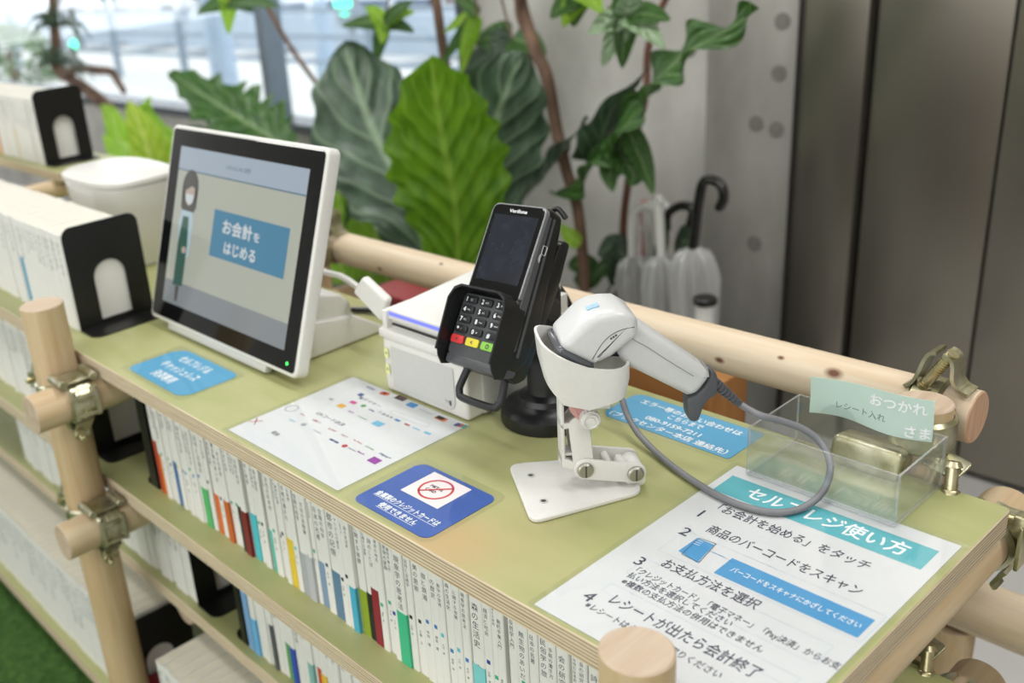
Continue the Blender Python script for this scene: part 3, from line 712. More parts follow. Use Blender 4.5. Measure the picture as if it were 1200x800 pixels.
for px, py in ((476, 448), (342, 479)): x, y = loc2(px, py); zring(pm, x, y, .0085, .0010, Z1, 1)
x, y = loc2(300, 494)
for s in (1, -1): zline(pm, (x-.006, y-.006*s), (x+.006, y+.006*s), .0014, Z1, 2+13)
lg(324, 508, .014, .007, -1, 't', '現金'); lg(388, 491, .052, .0070, -1, 't', 'QRコード決済'); lg(434, 471, .040, .0060, -1, 't', '電子マネー')
lg(435, 455, .016, .006, 0, 't', 'VISA'); lg(449, 461, .009, 0, 5, 'd'); lg(453, 462, .009, 0, 1, 'd')
lg(470, 467, .016, .010, 2); lg(466, 466, .005, .006, 5, 'd'); lg(483, 475, .014, .010, 3); lg(480, 474, .008, .003, 4, 't', 'AM'); lg(500, 483, .022, .003, 4, 't', 'Diners'); lg(517, 491, .016, .008, 1); lg(516, 490, .012, .006, 4)
lg(536, 498, .006, .008, 0); lg(540, 499, .005, .008, 5); lg(544, 500, .005, .008, 12)
lg(423, 463, .008, .007, 6); lg(414, 472, .010, .006, 7); lg(426, 476, .007, .006, 8, 'd'); lg(400, 476, .011, .008, 9); lg(412, 483, .010, .004, 11, 't', 'iD'); lg(436, 481, .010, .004, 6, 't', 'QUICPay'); lg(452, 487, .013, .003, 4, 't', 'nanaco'); lg(425, 490, .016, .003, 8, 't', 'WAON'); lg(443, 497, .014, .010, 10); lg(466, 493, .007, .004, 3); lg(477, 498, .008, .003, 13); lg(488, 503, .012, .002, 10); lg(501, 508, .010, .004, 10)
for k in range(6): lg(446+k*4.4, 496+k*2.1-13, .004, .004, -1, 't', '交通系電子'[k % 5])
lg(389, 468, .008, .005, 4, 't', '楽')
lg(343, 493, .013, .007, 10, 't', 'ペイ'); lg(355, 486, .008, .003, 13, 't', 'PayPay'); lg(372, 494, .016, .004, 13, 't', 'd払い'); lg(390, 504, .014, .004, 13, 't', 'au PAY'); lg(404, 511, .011, .004, 13, 't', 'メルペイ'); lg(372, 506, .014, .003, 4, 't', 'LINE'); lg(356, 498, .007, .004, 4, 'd')
lg(420, 518, .015, .003, 5, 't', 'R Pay'); lg(434, 525, .014, .004, 8, 't', 'J-Coin'); lg(452, 534, .019, .005, 6, 't', 'Alipay+'); lg(392, 517, .016, .004, 6, 't', '銀聯'); lg(404, 523, .007, 0, 13, 'd'); lg(413, 527, .014, .003, -1, 't', 'WeChat'); lg(424, 531, .012, .004, 11, 't', 'Bank'); lg(439, 540, .014, .011, 11)
xy = [loc2(*p) for p in ((460, 481), (505, 497), (500, 501), (457, 485))]; outline(pm, xy, Z1, 1, .0003)
pay = pm.build('payment_methods_sheet', pmats, loc=((PX0+PX1)/2, (PY0+PY1)/2, 0))
tag(pay, 'white laminated sheet of small payment logos lying in front of the receipt printer', 'sign')
film_over(pay, PX0-.006, PY0-.006, PX1+.006, PY1+.001, .0012)
# blue self-checkout notice
b1 = MB(); b1.prism(rrect(-.748, -.284, -.597, -.198, (.012, .02, .012, .024), 6), .0002, Z0)
ztext(b1, 'セルフレジ＆', -.715, -.640, -.224, Z1, 1, .0185, .015); ztext(b1, 'キャッシュレス', -.722, -.632, -.248, Z1, 1, .0185, .015); ztext(b1, '決済専用', -.704, -.652, -.272, Z1, 1, .0185, .015)
o = b1.build('cashless_notice', [SKY, WPRT], loc=(-.672, -.242, 0)); tag(o, 'sky blue laminated three-line notice lying in front of the checkout screen', 'sign')
film_over(o, -.757, -.292, -.588, -.190, .0012, .012)
# blue metal-card notice
b2 = MB(); b2.prism(rrect(-.243, -.2925, -.1335, -.1975, (.010, .010, .010, .012), 6), .0002, Z0)
sq = [loc2(*p) for p in ((468, 574), (510, 554), (553, 574), (513, 597))]
xs = sorted(p[0] for p in sq); ys = sorted(p[1] for p in sq)
sx0, sx1 = (xs[0]+xs[1])/2, (xs[2]+xs[3])/2; sy0, sy1 = (ys[0]+ys[1])/2, (ys[2]+ys[3])/2
zrect(b2, sx0, sy0, sx1, sy1, Z1, 2)
scx, scy = (sx0+sx1)/2, (sy0+sy1)/2
ztext(b2, 'METAL', scx-.010, scx+.008, scy+.001, Z2, 3, .0055, .02); ztext(b2, 'CARD', scx-.010, scx+.004, scy-.006, Z2, 3, .0055, .02)
zring(b2, scx, scy, .0185, .0024, Z2+.0001, 4); zline(b2, (scx-.0125, scy-.0125), (scx+.0125, scy+.0125), .0024, Z2+.0001, 4)
ztext(b2, '金属製のクレジットカードは', -.233, -.143, -.2705, Z1, 1, .0092, .02); ztext(b2, '使用できません', -.214, -.160, -.2835, Z1, 1, .0092, .02)
zline(b2, (-.233, -.2725), (-.143, -.2725), .0006, Z1, 1); zline(b2, (-.214, -.2855), (-.160, -.2855), .0006, Z1, 1)
o = b2.build('card_warning_notice', [ROYAL, WPRT, PALEP, INK, REDP], loc=(-.188, -.245, 0)); tag(o, 'royal blue laminated notice with a red prohibition circle in a white square', 'sign')
film_over(o, -.252, -.2985, -.126, -.189, .0012, .012)
# blue contact notice at the back
b3 = MB(); b3.prism(rrect(-.172, .006, -.012, .074, (.014, .004, .004, .014), 6), .0002, Z0)
for s, a, c, y in (('エラー等のお問い合わせは', -.155, -.030, .055), ('こちらまで', -.110, -.068, .042), ('080-9159-7211', -.128, -.060, .026), ('（ブックセンター本店 連絡先）', -.165, -.020, .0115)):
    ztext(b3, s, a, c, y, Z1, 1, .0115, .012)
o = b3.build('contact_notice', [SKY, WPRT], loc=(-.092, .04, 0)); tag(o, 'sky blue laminated notice behind the scanner, partly under the clear box', 'sign')
film_over(o, -.181, -.002, -.004, .082, .0012, .012)

# ---------------------------------------------------------------- checkout screen
MBP = V((-.6885, -.176, .014)); mt = .327
MX, MY = V((1, 0, 0)), V((0, math.sin(mt), math.cos(mt))); MN = MX.cross(MY); MF = frame(MBP, MX, MY, MN)
mon = empty('checkout_touchscreen', (-.69, -.12, 0)); tag(mon, 'white-framed checkout touchscreen on a white stand showing a blue start button', 'touchscreen')
b = MB(); b.prism(rrect(-.1905, 0, .1895, .2865, .010), -.0195, 0, MF, 0, .003, 3)
b.prism(rrect(-.160, .03, .160, .25, .02), -.036, -.019, MF, 0, .004)
b.build('housing', WPL, mon)
b = MB(); b.prism(rrect(-.1855, .0055, .1845, .2815, .006), -.001, .0008, MF, 0, .0004, 1)
GLB = mat('black_screen_glass', '#0b0c0e', .06, 0, 0, spec=.6)
gl = b.build('glass_front', GLB, mon)
SX0, SX1, SY0, SY1 = -.158, .158, .030, .2575
def mscr(name, col, e=.75):
    c = srgb(col); m = mat(name, tuple(x*.55 for x in c[:3])+(1,), .10, 0, .01, 5, emit=e*1.15, spec=.8); return m
S1 = mscr('screen_cream', '#b9bdb2', .36); S2 = mscr('screen_header', '#a9b6c6', .40); S3 = mscr('screen_button', '#4f87a8', .42); S4 = mscr('screen_white', '#cfd6da', .5)
S5 = mscr('screen_hair', '#5d5c5a', .3); S6 = mscr('screen_skin', '#c0b0a6', .4); S7 = mscr('screen_apron', '#47695f', .3); S8 = mscr('screen_shirt', '#b9d0dc', .4); S9 = mscr('screen_grey', '#8f959b', .36); S10 = mscr('screen_line', '#3d6f86', .3)
s = MB(); sz0 = .0009
def srect(x0, y0, x1, y1, z, mi): s.add([(x0, y0, z), (x1, y0, z), (x1, y1, z), (x0, y1, z)], [(0, 1, 2, 3)], MF, mi)
s.prism(rrect(SX0, SY0, SX1, SY1, .001, 1), .0008, sz0, MF, 0)
srect(SX0, SY1-.032, SX1, SY1, sz0+.0002, 1); srect(SX0, SY1-.0335, SX1, SY1-.032, sz0+.0002, 9); srect(SX0, SY0, SX1, SY0+.034, sz0+.0002, 8)
srect(-.046, .1165, .135, .181, sz0+.0003, 2)
s.text('お会計', MF @ Matrix.Translation((-.020, .153, sz0+.0006)), .021, 3, .02, width=.074); s.text('を', MF @ Matrix.Translation((.057, .153, sz0+.0006)), .014, 3, .02, width=.015)
s.text('はじめる', MF @ Matrix.Translation((-.010, .126, sz0+.0006)), .019, 3, .02, width=.078)
sblob_ = None
s.text('いらっしゃいませ', MF @ Matrix.Translation((-.03, SY1-.020, sz0+.0005)), .008, 9, width=.06)
def sblob(pts, z, mi): s.add([(x, y, z) for x, y in pts], [tuple(range(len(pts)))], MF, mi)
def sell(cx, cy, rx, ry, z, mi, n=24): sblob([(cx+rx*math.cos(2*math.pi*k/n), cy+ry*math.sin(2*math.pi*k/n)) for k in range(n)], z, mi)
# drawn shop assistant: long hair, face, pale shirt, green apron
gx = -.118
sell(gx, .201, .022, .026, sz0+.0003, 4); sblob([(gx-.022, .201), (gx-.020, .172), (gx-.012, .165), (gx+.014, .165), (gx+.022, .175), (gx+.022, .201)], sz0+.0003, 4)
sell(gx+.001, .194, .013, .018, sz0+.0004, 5); sblob([(gx-.014, .214), (gx+.015, .214), (gx+.015, .202), (gx+.004, .204), (gx-.006, .199), (gx-.014, .196)], sz0+.0005, 4)
sblob([(gx-.010, .192), (gx+.012, .192), (gx+.011, .182), (gx+.002, .177), (gx-.008, .182)], sz0+.0006, 3); sblob([(gx-.016, .168), (gx+.015, .168), (gx+.019, .150), (gx+.017, .105), (gx-.002, .095), (gx-.014, .105), (gx-.020, .150)], sz0+.00045, 7)
sblob([(gx-.010, .160), (gx+.006, .160), (gx+.011, .120), (gx+.010, .060), (gx-.016, .058), (gx-.016, .120)], sz0+.0005, 6)
sell(gx+.003, .112, .006, .005, sz0+.0006, 5); sblob([(gx-.008, .058), (gx+.002, .058), (gx, .036), (gx-.006, .036)], sz0+.0005, 4)
for x in (-.07, .01, .09): sblob([(x, .034), (x+.03, .034), (x+.026, .064), (x+.006, .064)], sz0+.00015, 0)
s.build('display', [S1, S2, S3, S4, S5, S6, S7, S8, S9, S10], mon)
b = MB(); b.lathe([(0, 0), (.0022, 0), (.0018, .0008), (0, .001)], MF @ Matrix.Translation((.168, .0155, .0008)), n=14); b.build('power_light', mat('green_indicator', '#3fe05a', .4, 0, 0, emit=2.5), mon)
# stand: stepped wedge foot with a neck going up behind the screen
b = MB(); T = frame((-.80, 0, 0), (0, 1, 0), (0, 0, 1), (1, 0, 0))
b.prism([(-.150, .001), (.022, .001), (.022, .007), (-.020, .034), (-.032, .040), (-.110, .052), (-.150, .030)], 0, .238, T, 0, .003, 3)
b.prism([(-.150, .03), (-.028, .03), (-.028, .056), (-.042, .072), (-.120, .094), (-.150, .085)], .010, .232, T, 0, .004, 3)
b.build('stand', WPL, mon)
b = MB(); b.prism([(-.135, .06), (-.055, .06), (-.066, .118), (-.085, .145), (-.118, .150)], .060, .190, T, 0, .006, 3); b.build('neck', WPL, mon)
b = MB(); b.lo_hi((-.14, -.010, -.014), (.12, .004, -.002), MF, 0, .003); b.build('lower_lip', GPL, mon)

# ---------------------------------------------------------------- receipt printer
pr = empty('receipt_printer', (-.34, -.03, 0)); tag(pr, 'white receipt printer with a blue light strip behind the payment sheet', 'printer')
b = MB(); b.lo_hi((-.411, -.1035, .001), (-.269, .075, .072), bev=.005, seg=3)
b.build('lower_case', WPL, pr)
b = MB(); b.prism(rrect(-.396, .008, -.288, .062, (.003, .012, .003, .003)), 0, .0012, frame((0, -.1035, 0), (1, 0, 0), (0, 0, 1), (0, -1, 0)), bev=.0005, seg=1)
b.build('front_panel', GPL, pr)
b = MB(); b.lo_hi((-.414, -.106, .071), (-.266, .078, .082), bev=.003); b.lo_hi((-.411, -.101, .080), (-.402, .070, .104), bev=.002); b.lo_hi((-.278, -.101, .080), (-.269, .070, .104), bev=.002); b.lo_hi((-.403, -.093, .081), (-.277, .070, .101), bev=.002)
b.build('upper_case', WPL, pr)
b = MB(); b.prism([(-.098, .093), (-.098, .106), (.070, .116), (.070, .093)], -.402, -.279, frame((0, 0, 0), (0, 1, 0), (0, 0, 1), (1, 0, 0)), bev=.002); b.build('paper_cover', WPL, pr)
b = MB(); b.lo_hi((-.4, -.0985, .0985), (-.281, -.0965, .1035), bev=.0006); b.build('light_strip', mat('blue_light_strip', '#6f78e8', .3, 0, 0, emit=.55), pr)
b = MB(); b.lo_hi((-.399, -.0955, .0855), (-.281, -.0925, .0880)); b.build('paper_slot', BPL, pr)
b = MB(); b.text('TSP', frame((-.304, -.1048, .0165), (1, 0, 0), (0, 0, 1), (0, -1, 0)), .0045, 0, width=.009); b.box((0, 0, 0), (.0035, .006, .0004), frame((-.2955, -.1048, .0175), (1, 0, 0), (0, 0, 1), (0, -1, 0)), 0, .0001)
b.build('badge', mat('badge_grey', '#4d4f52', .5, 0, 0), pr)
for z0, z1 in ((.045, .058), (.024, .037)):
    b = MB(); b.prism(rrect(-.4065, z0, -.3995, z1, .001), 0, .0004, frame((0, -.1049, 0), (1, 0, 0), (0, 0, 1), (0, -1, 0)))
    zc = (z0+z1)/2; T = frame((-.4030, -.1054, zc), (1, 0, 0), (0, 0, 1), (0, -1, 0)); zdisc_ = [(.0018*math.cos(R(20*k)), .0018*math.sin(R(20*k)), 0) for k in range(18)]; b.add(zdisc_, [tuple(range(18))], T, 1)
    b.build('sticker', [mat('yellow_green_sticker', '#dfe3a4', .6, 0, 0), mat('olive_print', '#9a9a4a', .6, 0, 0)], pr)
b = MB(); b.lo_hi((-.272, -.080, .003), (-.2665, .060, .0655), bev=.002); b.build('side_panel', GPL, pr)
# white hinged paper guide at the printer's left side
b = MB(); q0, q1, q2, q3 = [at_y(px, py, -.080) for px, py in ((417, 341), (428, 323), (457, 350), (450, 376))]
sec = lambda dy: [q0+V((0, dy, 0)), q1+V((0, dy, 0)), q2+V((0, dy, 0)), q3+V((0, dy, 0))]
b.loft([sec(-.006), sec(.006)]); bmx = b; o = b.build('paper_guide_arm', WPL, pr, smooth=30); m_ = o.modifiers.new('bev', 'BEVEL'); m_.width = .004; m_.segments = 3
# ---------------------------------------------------------------- loose cables behind the screen
def cable(name, pts, r, m, label, n=8, **k):
    b = MB(); b.tube(pts, r, n, smooth=8); o = b.build(name, m); tag(o, label, 'cable'); return o
cable('white_cable', [at_y(350, 300, .05), at_y(368, 312, .04), at_y(382, 319, .02), at_y(398, 323, .0), at_y(412, 331, -.02), at_y(430, 345, -.03)], .0045, WPL, 'white cable running from behind the screen to the printer')
cable('black_cable', [(-.60, .05, .005), (-.54, .06, .012), (-.47, .055, .005), (-.43, .075, .02), (-.38, .10, .07), (-.33, .085, .115), (-.30, .075, .118), (-.27, .0795, .07), (-.258, .04, .008)], .0034, BPL, 'black cable looping over the rear of the printer')
cable('black_cable', [(-.66, .04, .005), (-.60, .06, .01), (-.53, .045, .03), (-.50, .06, .006), (-.44, .05, .005)], .0045, BPL, 'thick black cord bundled on the counter behind the screen')
b = MB(); b.lo_hi((-.535, .03, .001), (-.475, .055, .022), bev=.004); b.lo_hi((-.475, .036, .004), (-.462, .05, .018), bev=.002); o = b.build('power_adapter', BPL); tag(o, 'small black power adapter behind the screen stand', 'adapter')

# ---------------------------------------------------------------- card terminal on its pole
tm = empty('card_terminal', (-.224, -.05, .09)); tag(tm, 'black card payment terminal with keypad tilted on a black pole stand', 'card terminal')
TB = V((-.224, -.135, .101))
TX, TY, TN = V((.997, -.048, .068)), V((-.032, .531, .847)), V((-.076, -.846, .528)); TF = frame(TB, TX, TY, TN)
GREYM = mat('gunmetal_plastic', '#57595c', .35, .2, .05, 200, .03)
b = MB()
# side profile (y along the terminal, z through it) extruded across
prof = [(-.001, -.030), (.012, -.040), (.060, -.043), (.100, -.036), (.150, -.030), (.166, -.026), (.169, -.010), (.168, -.001), (-.001, -.001)]
TS = frame(TB-TX*.0385, TY, TN, TX)
b.prism(prof, 0, .077, TS, 0, .0045, 3); b.build('body', BPL, tm)
b = MB(); b.prism(rrect(-.0395, .070, .0395, .168, (.003, .003, .008, .008)), -.006, .0006, TF, 0, .0015, 2)
b.build('silver_bezel', mat('silver_rim', '#8f9194', .3, .6, .05), tm)
b = MB(); b.prism(rrect(-.0375, .066, .0375, .1665, (.002, .002, .007, .007)), -.004, .0012, TF, 0, .0006, 1); face = b.build('screen_glass', GLB, tm)
b = MB(); b.prism(rrect(-.0315, .084, .0325, .1555, .001), .0012, .0014, TF); b.build('display', mat('dark_display', '#1b1e26', .12, 0, .2, 60, col2='#262a35', spec=.6), tm)
b = MB(); b.text('Verifone', TF @ Matrix.Translation((-.012, .1585, .0016)), .0055, 0, .01, width=.026); b.build('logo', WPRT, tm)
# contactless marks on the right flank
b = MB(); sx = frame(TB+TX*.0392, TY, -TN*-1, TX)
b2_ = MB()
for k in range(2): b.tube([TB+TX*.0398+TY*(.118+.0035*math.sin(R(a))*(1+.5*k))+TN*(-.012+.003*math.cos(R(a))*(1+.5*k)) for a in range(-60, 61, 20)], .0004, 6)
b.tube([TB+TX*.0398+TY*(.122+yy)+TN*(-.012+zz) for yy, zz in ((0, -.003), (.009, -.003), (.009, .003), (0, .003))], .0004, 6, closed=True)
b.build('contactless_mark', WPRT, tm)
b = MB(); b.prism([(.015, -.020), (.160, -.012), (.160, -.015), (.015, -.024)], 0, .0012, frame(TB+TX*.0385, TY, TN, TX), 0); b.build('side_seam', GREYM, tm)
b = MB(); b.prism([(.020, -.004), (.160, -.0025), (.160, -.009), (.020, -.017)], 0, .002, frame(TB+TX*.0380, TY, TN, TX), 0, .0006, 1); b.build('side_trim', GREYM, tm)
# keypad plate and keys
b = MB(); b.prism(rrect(-.0385, .000, .0385, .070, (.006, .006, .002, .002)), -.006, .0012, TF, 0, .001); b.build('keypad_plate', GREYM, tm)
KEYM = mat('black_key', '#1d1e20', .4, 0, .05); rows = ['123', '456', '789', '*0#']
SUB = {'1': 'QZ.', '2': 'ABC', '3': 'DEF', '4': 'GHI', '5': 'JKL', '6': 'MNO', '7': 'PRS', '8': 'TUV', '9': 'WXY', '*': ',\'"', '0': '-SP', '#': ''}
for r_, row in enumerate(rows):
    for c_, ch in enumerate(row):
        cx, cy = (-.0250+.0232*c_-.0005*r_), .0605-.0109*r_
        b = MB(); b.prism(rrect(cx-.0088, cy-.0040, cx+.0088, cy+.0040, .0022), .001, .0034, TF, 0, .0008, 2)
        b.text(ch, TF @ Matrix.Translation((cx-.0062, cy-.0024, .0036)), .0068, 1, .03)
        if SUB[ch]: b.text(SUB[ch], TF @ Matrix.Translation((cx-.0004, cy-.0012, .0036)), .0026, 1, 0.)
        b.build('number_key', [KEYM, WPRT], tm)
for k, (c_, g) in enumerate((('#d23b3b', '×'), ('#e3d443', '<'), ('#8cc94e', 'O'))):
    cx, cy = -.0275+.0232*k, .0168
    b = MB(); b.prism(rrect(cx-.0096, cy-.0044, cx+.0096, cy+.0044, .002), .001, .0036, TF, 0, .0008, 2)
    b.text(g, TF @ Matrix.Translation((cx-.0022, cy-.0024, .0038)), .0066, 1, .02)
    o = b.build('function_key', [mat('key_colour_%d' % k, c_, .4, 0, 0), INK], tm); o['label'] = ('red cancel key', 'yellow clear key', 'green enter key')[k]
# privacy shroud round three sides of the keypad
b = MB()
loopo = [(-.0420, .004), (-.0425, .056), (-.0375, .068), (-.028, .0725), (.028, .0725), (.0375, .068), (.0425, .056), (.0420, .004)]
def shroud_sec(off, zt):
    return None
secs = []
for k, (x, y) in enumerate(loopo):
    hgt = .020 if 0 < k < 7 else .016
    nx = -1 if x < 0 else 1; th = .0022
    ix, iy = x*(1-.055), y-(.0022 if y > .06 else 0)
    y2 = y - (.0 if 0 < k < 7 else .004)
    secs.append([TF @ V((x, y2, -.012)), TF @ V((x*1.02, y2, hgt)), TF @ V((ix*1.02, iy if 0 < k < 7 else y2, hgt)), TF @ V((ix, iy if 0 < k < 7 else y2, -.010))])
b.loft(secs)
for s in (-1, 1): b.prism([(.0045, .016), (.0045, -.012), (-.010, -.010), (-.013, .002), (-.006, .010)], -.0011, .0011, frame(TB+TX*(.0412*s), TY, TN, TX), 0, .0005, 1)
b.build('keypad_shroud', BPL, tm)
# lower chin and cradle
b = MB(); b.prism([(-.009, .001), (.001, .0015), (.001, -.030), (-.006, -.028), (-.010, -.012)], 0, .076, frame(TB-TX*.038, TY, TN, TX), 0, .002, 2); b.build('chin', GREYM, tm)
b = MB(); b.prism([(-.010, -.020), (.140, -.034), (.146, -.040), (.146, -.050), (.10, -.054), (-.004, -.048), (-.012, -.036)], 0, .074, frame(TB-TX*.037, TY, TN, TX), 0, .004, 2); b.build('cradle', BPL, tm)
b = MB(); o_ = -.026
hp = [(-.027, .000), (-.032, -.028), (-.030, -.036), (-.022, -.041), (.022, -.041), (.030, -.036), (.032, -.028), (.027, .000)]
b.tube([TF @ V((x, y, o_)) for x, y in hp], .0042, 12, smooth=5); b.build('pull_handle', mat('rubbery_black', '#26272a', .45, 0, .1, 100, .1), tm)
b = MB(); b.tube([TF @ V((.012, .168, -.03)), TF @ V((.022, .176, -.03)), TF @ V((.034, .168, -.034))], .003, 8, smooth=4); b.build('cable_clip', BPL, tm)
# pole stand (the terminal is bolted to it)
b = MB(); pc = V((-.213, -.037, 0))
b.lathe([(0, 0), (.050, 0), (.0505, .004), (.0495, .014), (.045, .019), (.036, .0225), (.031, .024), (.029, .030), (.0205, .034), (.0197, .040), (.0197, .150), (.017, .157), (0, .158)], Matrix.Translation(pc), n=48)
b.build('pole_stand', BPL, tm)
b = MB(); b.lo_hi((-.234, -.060, .118), (-.196, -.030, .150), bev=.004); b.cyl((-.240, -.045, .135), (-.190, -.045, .135), .013, n=20, bev=.002); b.build('tilt_bracket', BPL, tm)

# ---------------------------------------------------------------- scanner holder and hand scanner
Q = V((-.058, -.09, .004)); HU = V((.6225, .7826, 0)); HV = V((-.7826, .6225, 0)); HZ = V((0, 0, 1))
HF = frame(Q.xy.to_3d(), HU, HZ, -HV)                      # local x along the links, y up, z toward the viewer side
def hp_(px, py, off=0.):
    p = at_plane(px, py, Q - HV*off, HV); d = p-Q; return (d.dot(HU), p.z)
hd = empty('scanner_holder', (-.10, -.13, 0)); tag(hd, 'white hinged scanner holder with cup ring, screwed-plate base and pink-tinted joint', 'scanner holder')
P1, P2, P3, P4 = V((-.168, -.147)), V((-.078, -.212)), V((-.034, -.102)), V((-.095, -.062))
def rounded(poly, r, n=6):
    out = []; k = len(poly)
    for i in range(k):
        a, p, c = V(poly[i-1]), V(poly[i]), V(poly[(i+1) % k]); da, dc = (a-p).normalized(), (c-p).normalized()
        for j in range(n+1):
            t = j/n; out.append(tuple((p+da*r)*(1-t)**2 + p*2*t*(1-t) + (p+dc*r)*t*t))
    return out
b = MB(); b.prism(rounded([P1, P2, P3, P4], .014), .0004, .0045, bev=.0012, seg=2)
plate = b.build('base_plate', WPL, hd)
for px, py in ((622, 557), (700, 561), (637, 587)):
    p = at_z(px, py, .0046); b = MB(); b.ring([(p.x+.0042*math.cos(R(a)), p.y+.0042*math.sin(R(a))) for a in range(0, 360, 20)], [(p.x+.0026*math.cos(R(a)), p.y+.0026*math.sin(R(a))) for a in range(0, 360, 20)], .0046, .0052)
    b.lathe([(0, 0), (.0026, 0), (.0026, .0003)], Matrix.Translation((p.x, p.y, .0046)), 1, 16)
    b.build('screw_hole', [GPL, mat('hole_shadow', '#4a4a48', .8, 0, 0)], plate)
def hprism(poly, z0, z1, name, m, bev=.0012, par=None):
    b = MB(); b.prism(poly, z0, z1, HF, 0, bev, 2); return b.build(name, m, par or hd)
def capsule(p, q, r, n=10):
    p, q = V(p), V(q); d = (q-p).normalized(); a0 = math.atan2(d.y, d.x)
    return [tuple(q+V((r*math.cos(a0-math.pi/2+math.pi*k/n), r*math.sin(a0-math.pi/2+math.pi*k/n)))) for k in range(n+1)] + [tuple(p+V((r*math.cos(a0+math.pi/2+math.pi*k/n), r*math.sin(a0+math.pi/2+math.pi*k/n)))) for k in range(n+1)]
RS, LS, KN = (.000, .0185), (-.048, .0275), (-.052, .072)
hprism(capsule((.002, .008), (.000, .0185), .0095), -.010, .011, 'base_lug', WPL)
lnk = hprism(capsule(LS, RS, .0105), .0125, .0165, 'lower_link', WPL)
b = MB(); b.prism(capsule(LS, RS, .0105), -.0165, -.0125, HF, 0, .001); b.cyl(HF @ V((-.024, .026, -.013)), HF @ V((-.024, .026, .013)), .004, n=16); b.cyl(HF @ V((-.010, .020, -.013)), HF @ V((-.010, .020, .013)), .0055, n=16); b.build('lower_link', WPL, hd)
# upright link: open box frame
b = MB()
for z0, z1 in ((.0085, .0120), (-.0120, -.0085)): b.prism(capsule(LS, KN, .0098), z0, z1, HF, 0, .001)
b.prism([(-.0685, .030), (-.0655, .030), (-.0655, .098), (-.0685, .098)], -.0115, .0115, HF, 0, .001); b.prism([(-.066, .040), (-.045, .040), (-.045, .043), (-.066, .043)], -.0085, .0085, HF, 0, .0006)
b.prism([(-.0665, .091), (-.040, .086), (-.040, .102), (-.0665, .107)], -.0115, .0040, HF, 0, .0015); b.prism([(-.0685, .070), (-.050, .070), (-.050, .076), (-.0685, .076)], -.0115, .0115, HF, 0, .001); b.prism([(-.0685, .030), (-.050, .022), (-.050, .030), (-.0685, .040)], -.0115, .0118, HF, 0, .001); b.prism([(-.043, .034), (-.040, .034), (-.040, .090), (-.043, .090)], -.0115, .0085, HF, 0, .0008)
b.prism([(-.0685, .026), (-.048, .018), (-.040, .026), (-.040, .034), (-.0685, .034)], -.0115, -.006, HF, 0, .001)
b.build('upright_link', WPL, hd)
SCR = mat('satin_nickel_screw', '#a9a79c', .35, .8, .1, 80)
for (x, y), zz, rr in ((RS, .0165, .0078), (LS, .0165, .0078)):
    b = MB(); b.lathe([(0, 0), (rr, 0), (rr, .002), (rr*.8, .0036), (0, .0042)], HF @ Matrix.Translation((x, y, zz)), n=26); s_ = b.build('hinge_screw', SCR, hd)
    b = MB(); b.box((x, y, zz+.0042), (.0015, rr*1.5, .0006), HF); b.build('screw_slot', mat('slot_dark', '#55534c', .6, .5, 0), s_)
PINK = mat('translucent_pink_plastic', '#efb9b6', .35, 0, .05, 80, transl=.3)
b = MB(); b.prism(rounded([(-.066, .110), (-.054, .1065), (-.044, .088), (-.048, .074), (-.060, .088)], .003), .006, .0145, HF, 0, .0012); b.build('joint_block', PINK, hd)
b = MB(); kz = .0125; kx, ky = hp_(689, 486, .010)
pro = [((.0098 if k % 2 else .0088)*math.cos(2*math.pi*k/36), (.0098 if k % 2 else .0088)*math.sin(2*math.pi*k/36)) for k in range(36)]
b.prism(pro, 0, .010, HF @ Matrix.Translation((kx, ky, kz)), 0, .0005, 1); b.lathe([(0, .0122), (.0035, .012), (.0040, .0105), (.0062, .0105), (.0068, .0122), (.0078, .010)][::-1], HF @ Matrix.Translation((kx, ky, kz)), n=24)
b.build('tension_knob', WPL, hd)
# the cup: a tapered ring, higher at the left
cc = V((-.046, .127)); cw, cd = .0415, .033
b = MB(); n = 44; tl = math.tan(R(-14))
def cupsec(t):
    a = 2*math.pi*t; c_, s_ = math.cos(a), math.sin(a); ex = 2/3.4
    x = cw*math.copysign(abs(c_)**ex, c_); z = cd*math.copysign(abs(s_)**ex, s_)
    f = (x/cw); lo = .105-.001*f-.008*(1-abs(f))+ (.012 if f < -.7 else 0)*(-f-.7)/.3; hi = .147 - .0135*f + .003*f*f - .007*max(0, s_)*(1-.5*abs(f)) + .003*max(0, -s_)
    o_ = []
    for (q, y) in ((1, hi), (1.0-.0, (hi+lo)/2), (.93, lo), (.87, lo), (.935, (hi+lo)/2), (.94, hi)):
        sh = -.006*(hi-y)/.04*-1 if f < 0 else 0
        o_.append(HF @ V((cc.x+x*q+sh*.6, y, z*q)))
    return o_
b.loft([cupsec(k/n) for k in range(n+1)], cap=False)
b.prism([(-.062, .098), (-.022, .094), (-.022, .104), (-.062, .108)], -.016, .016, HF, 0, .002); b.prism([(-.040, .088), (-.022, .087), (-.022, .098), (-.040, .099)], -.008, .012, HF, 0, .001)
b.build('cup', WPL, hd)
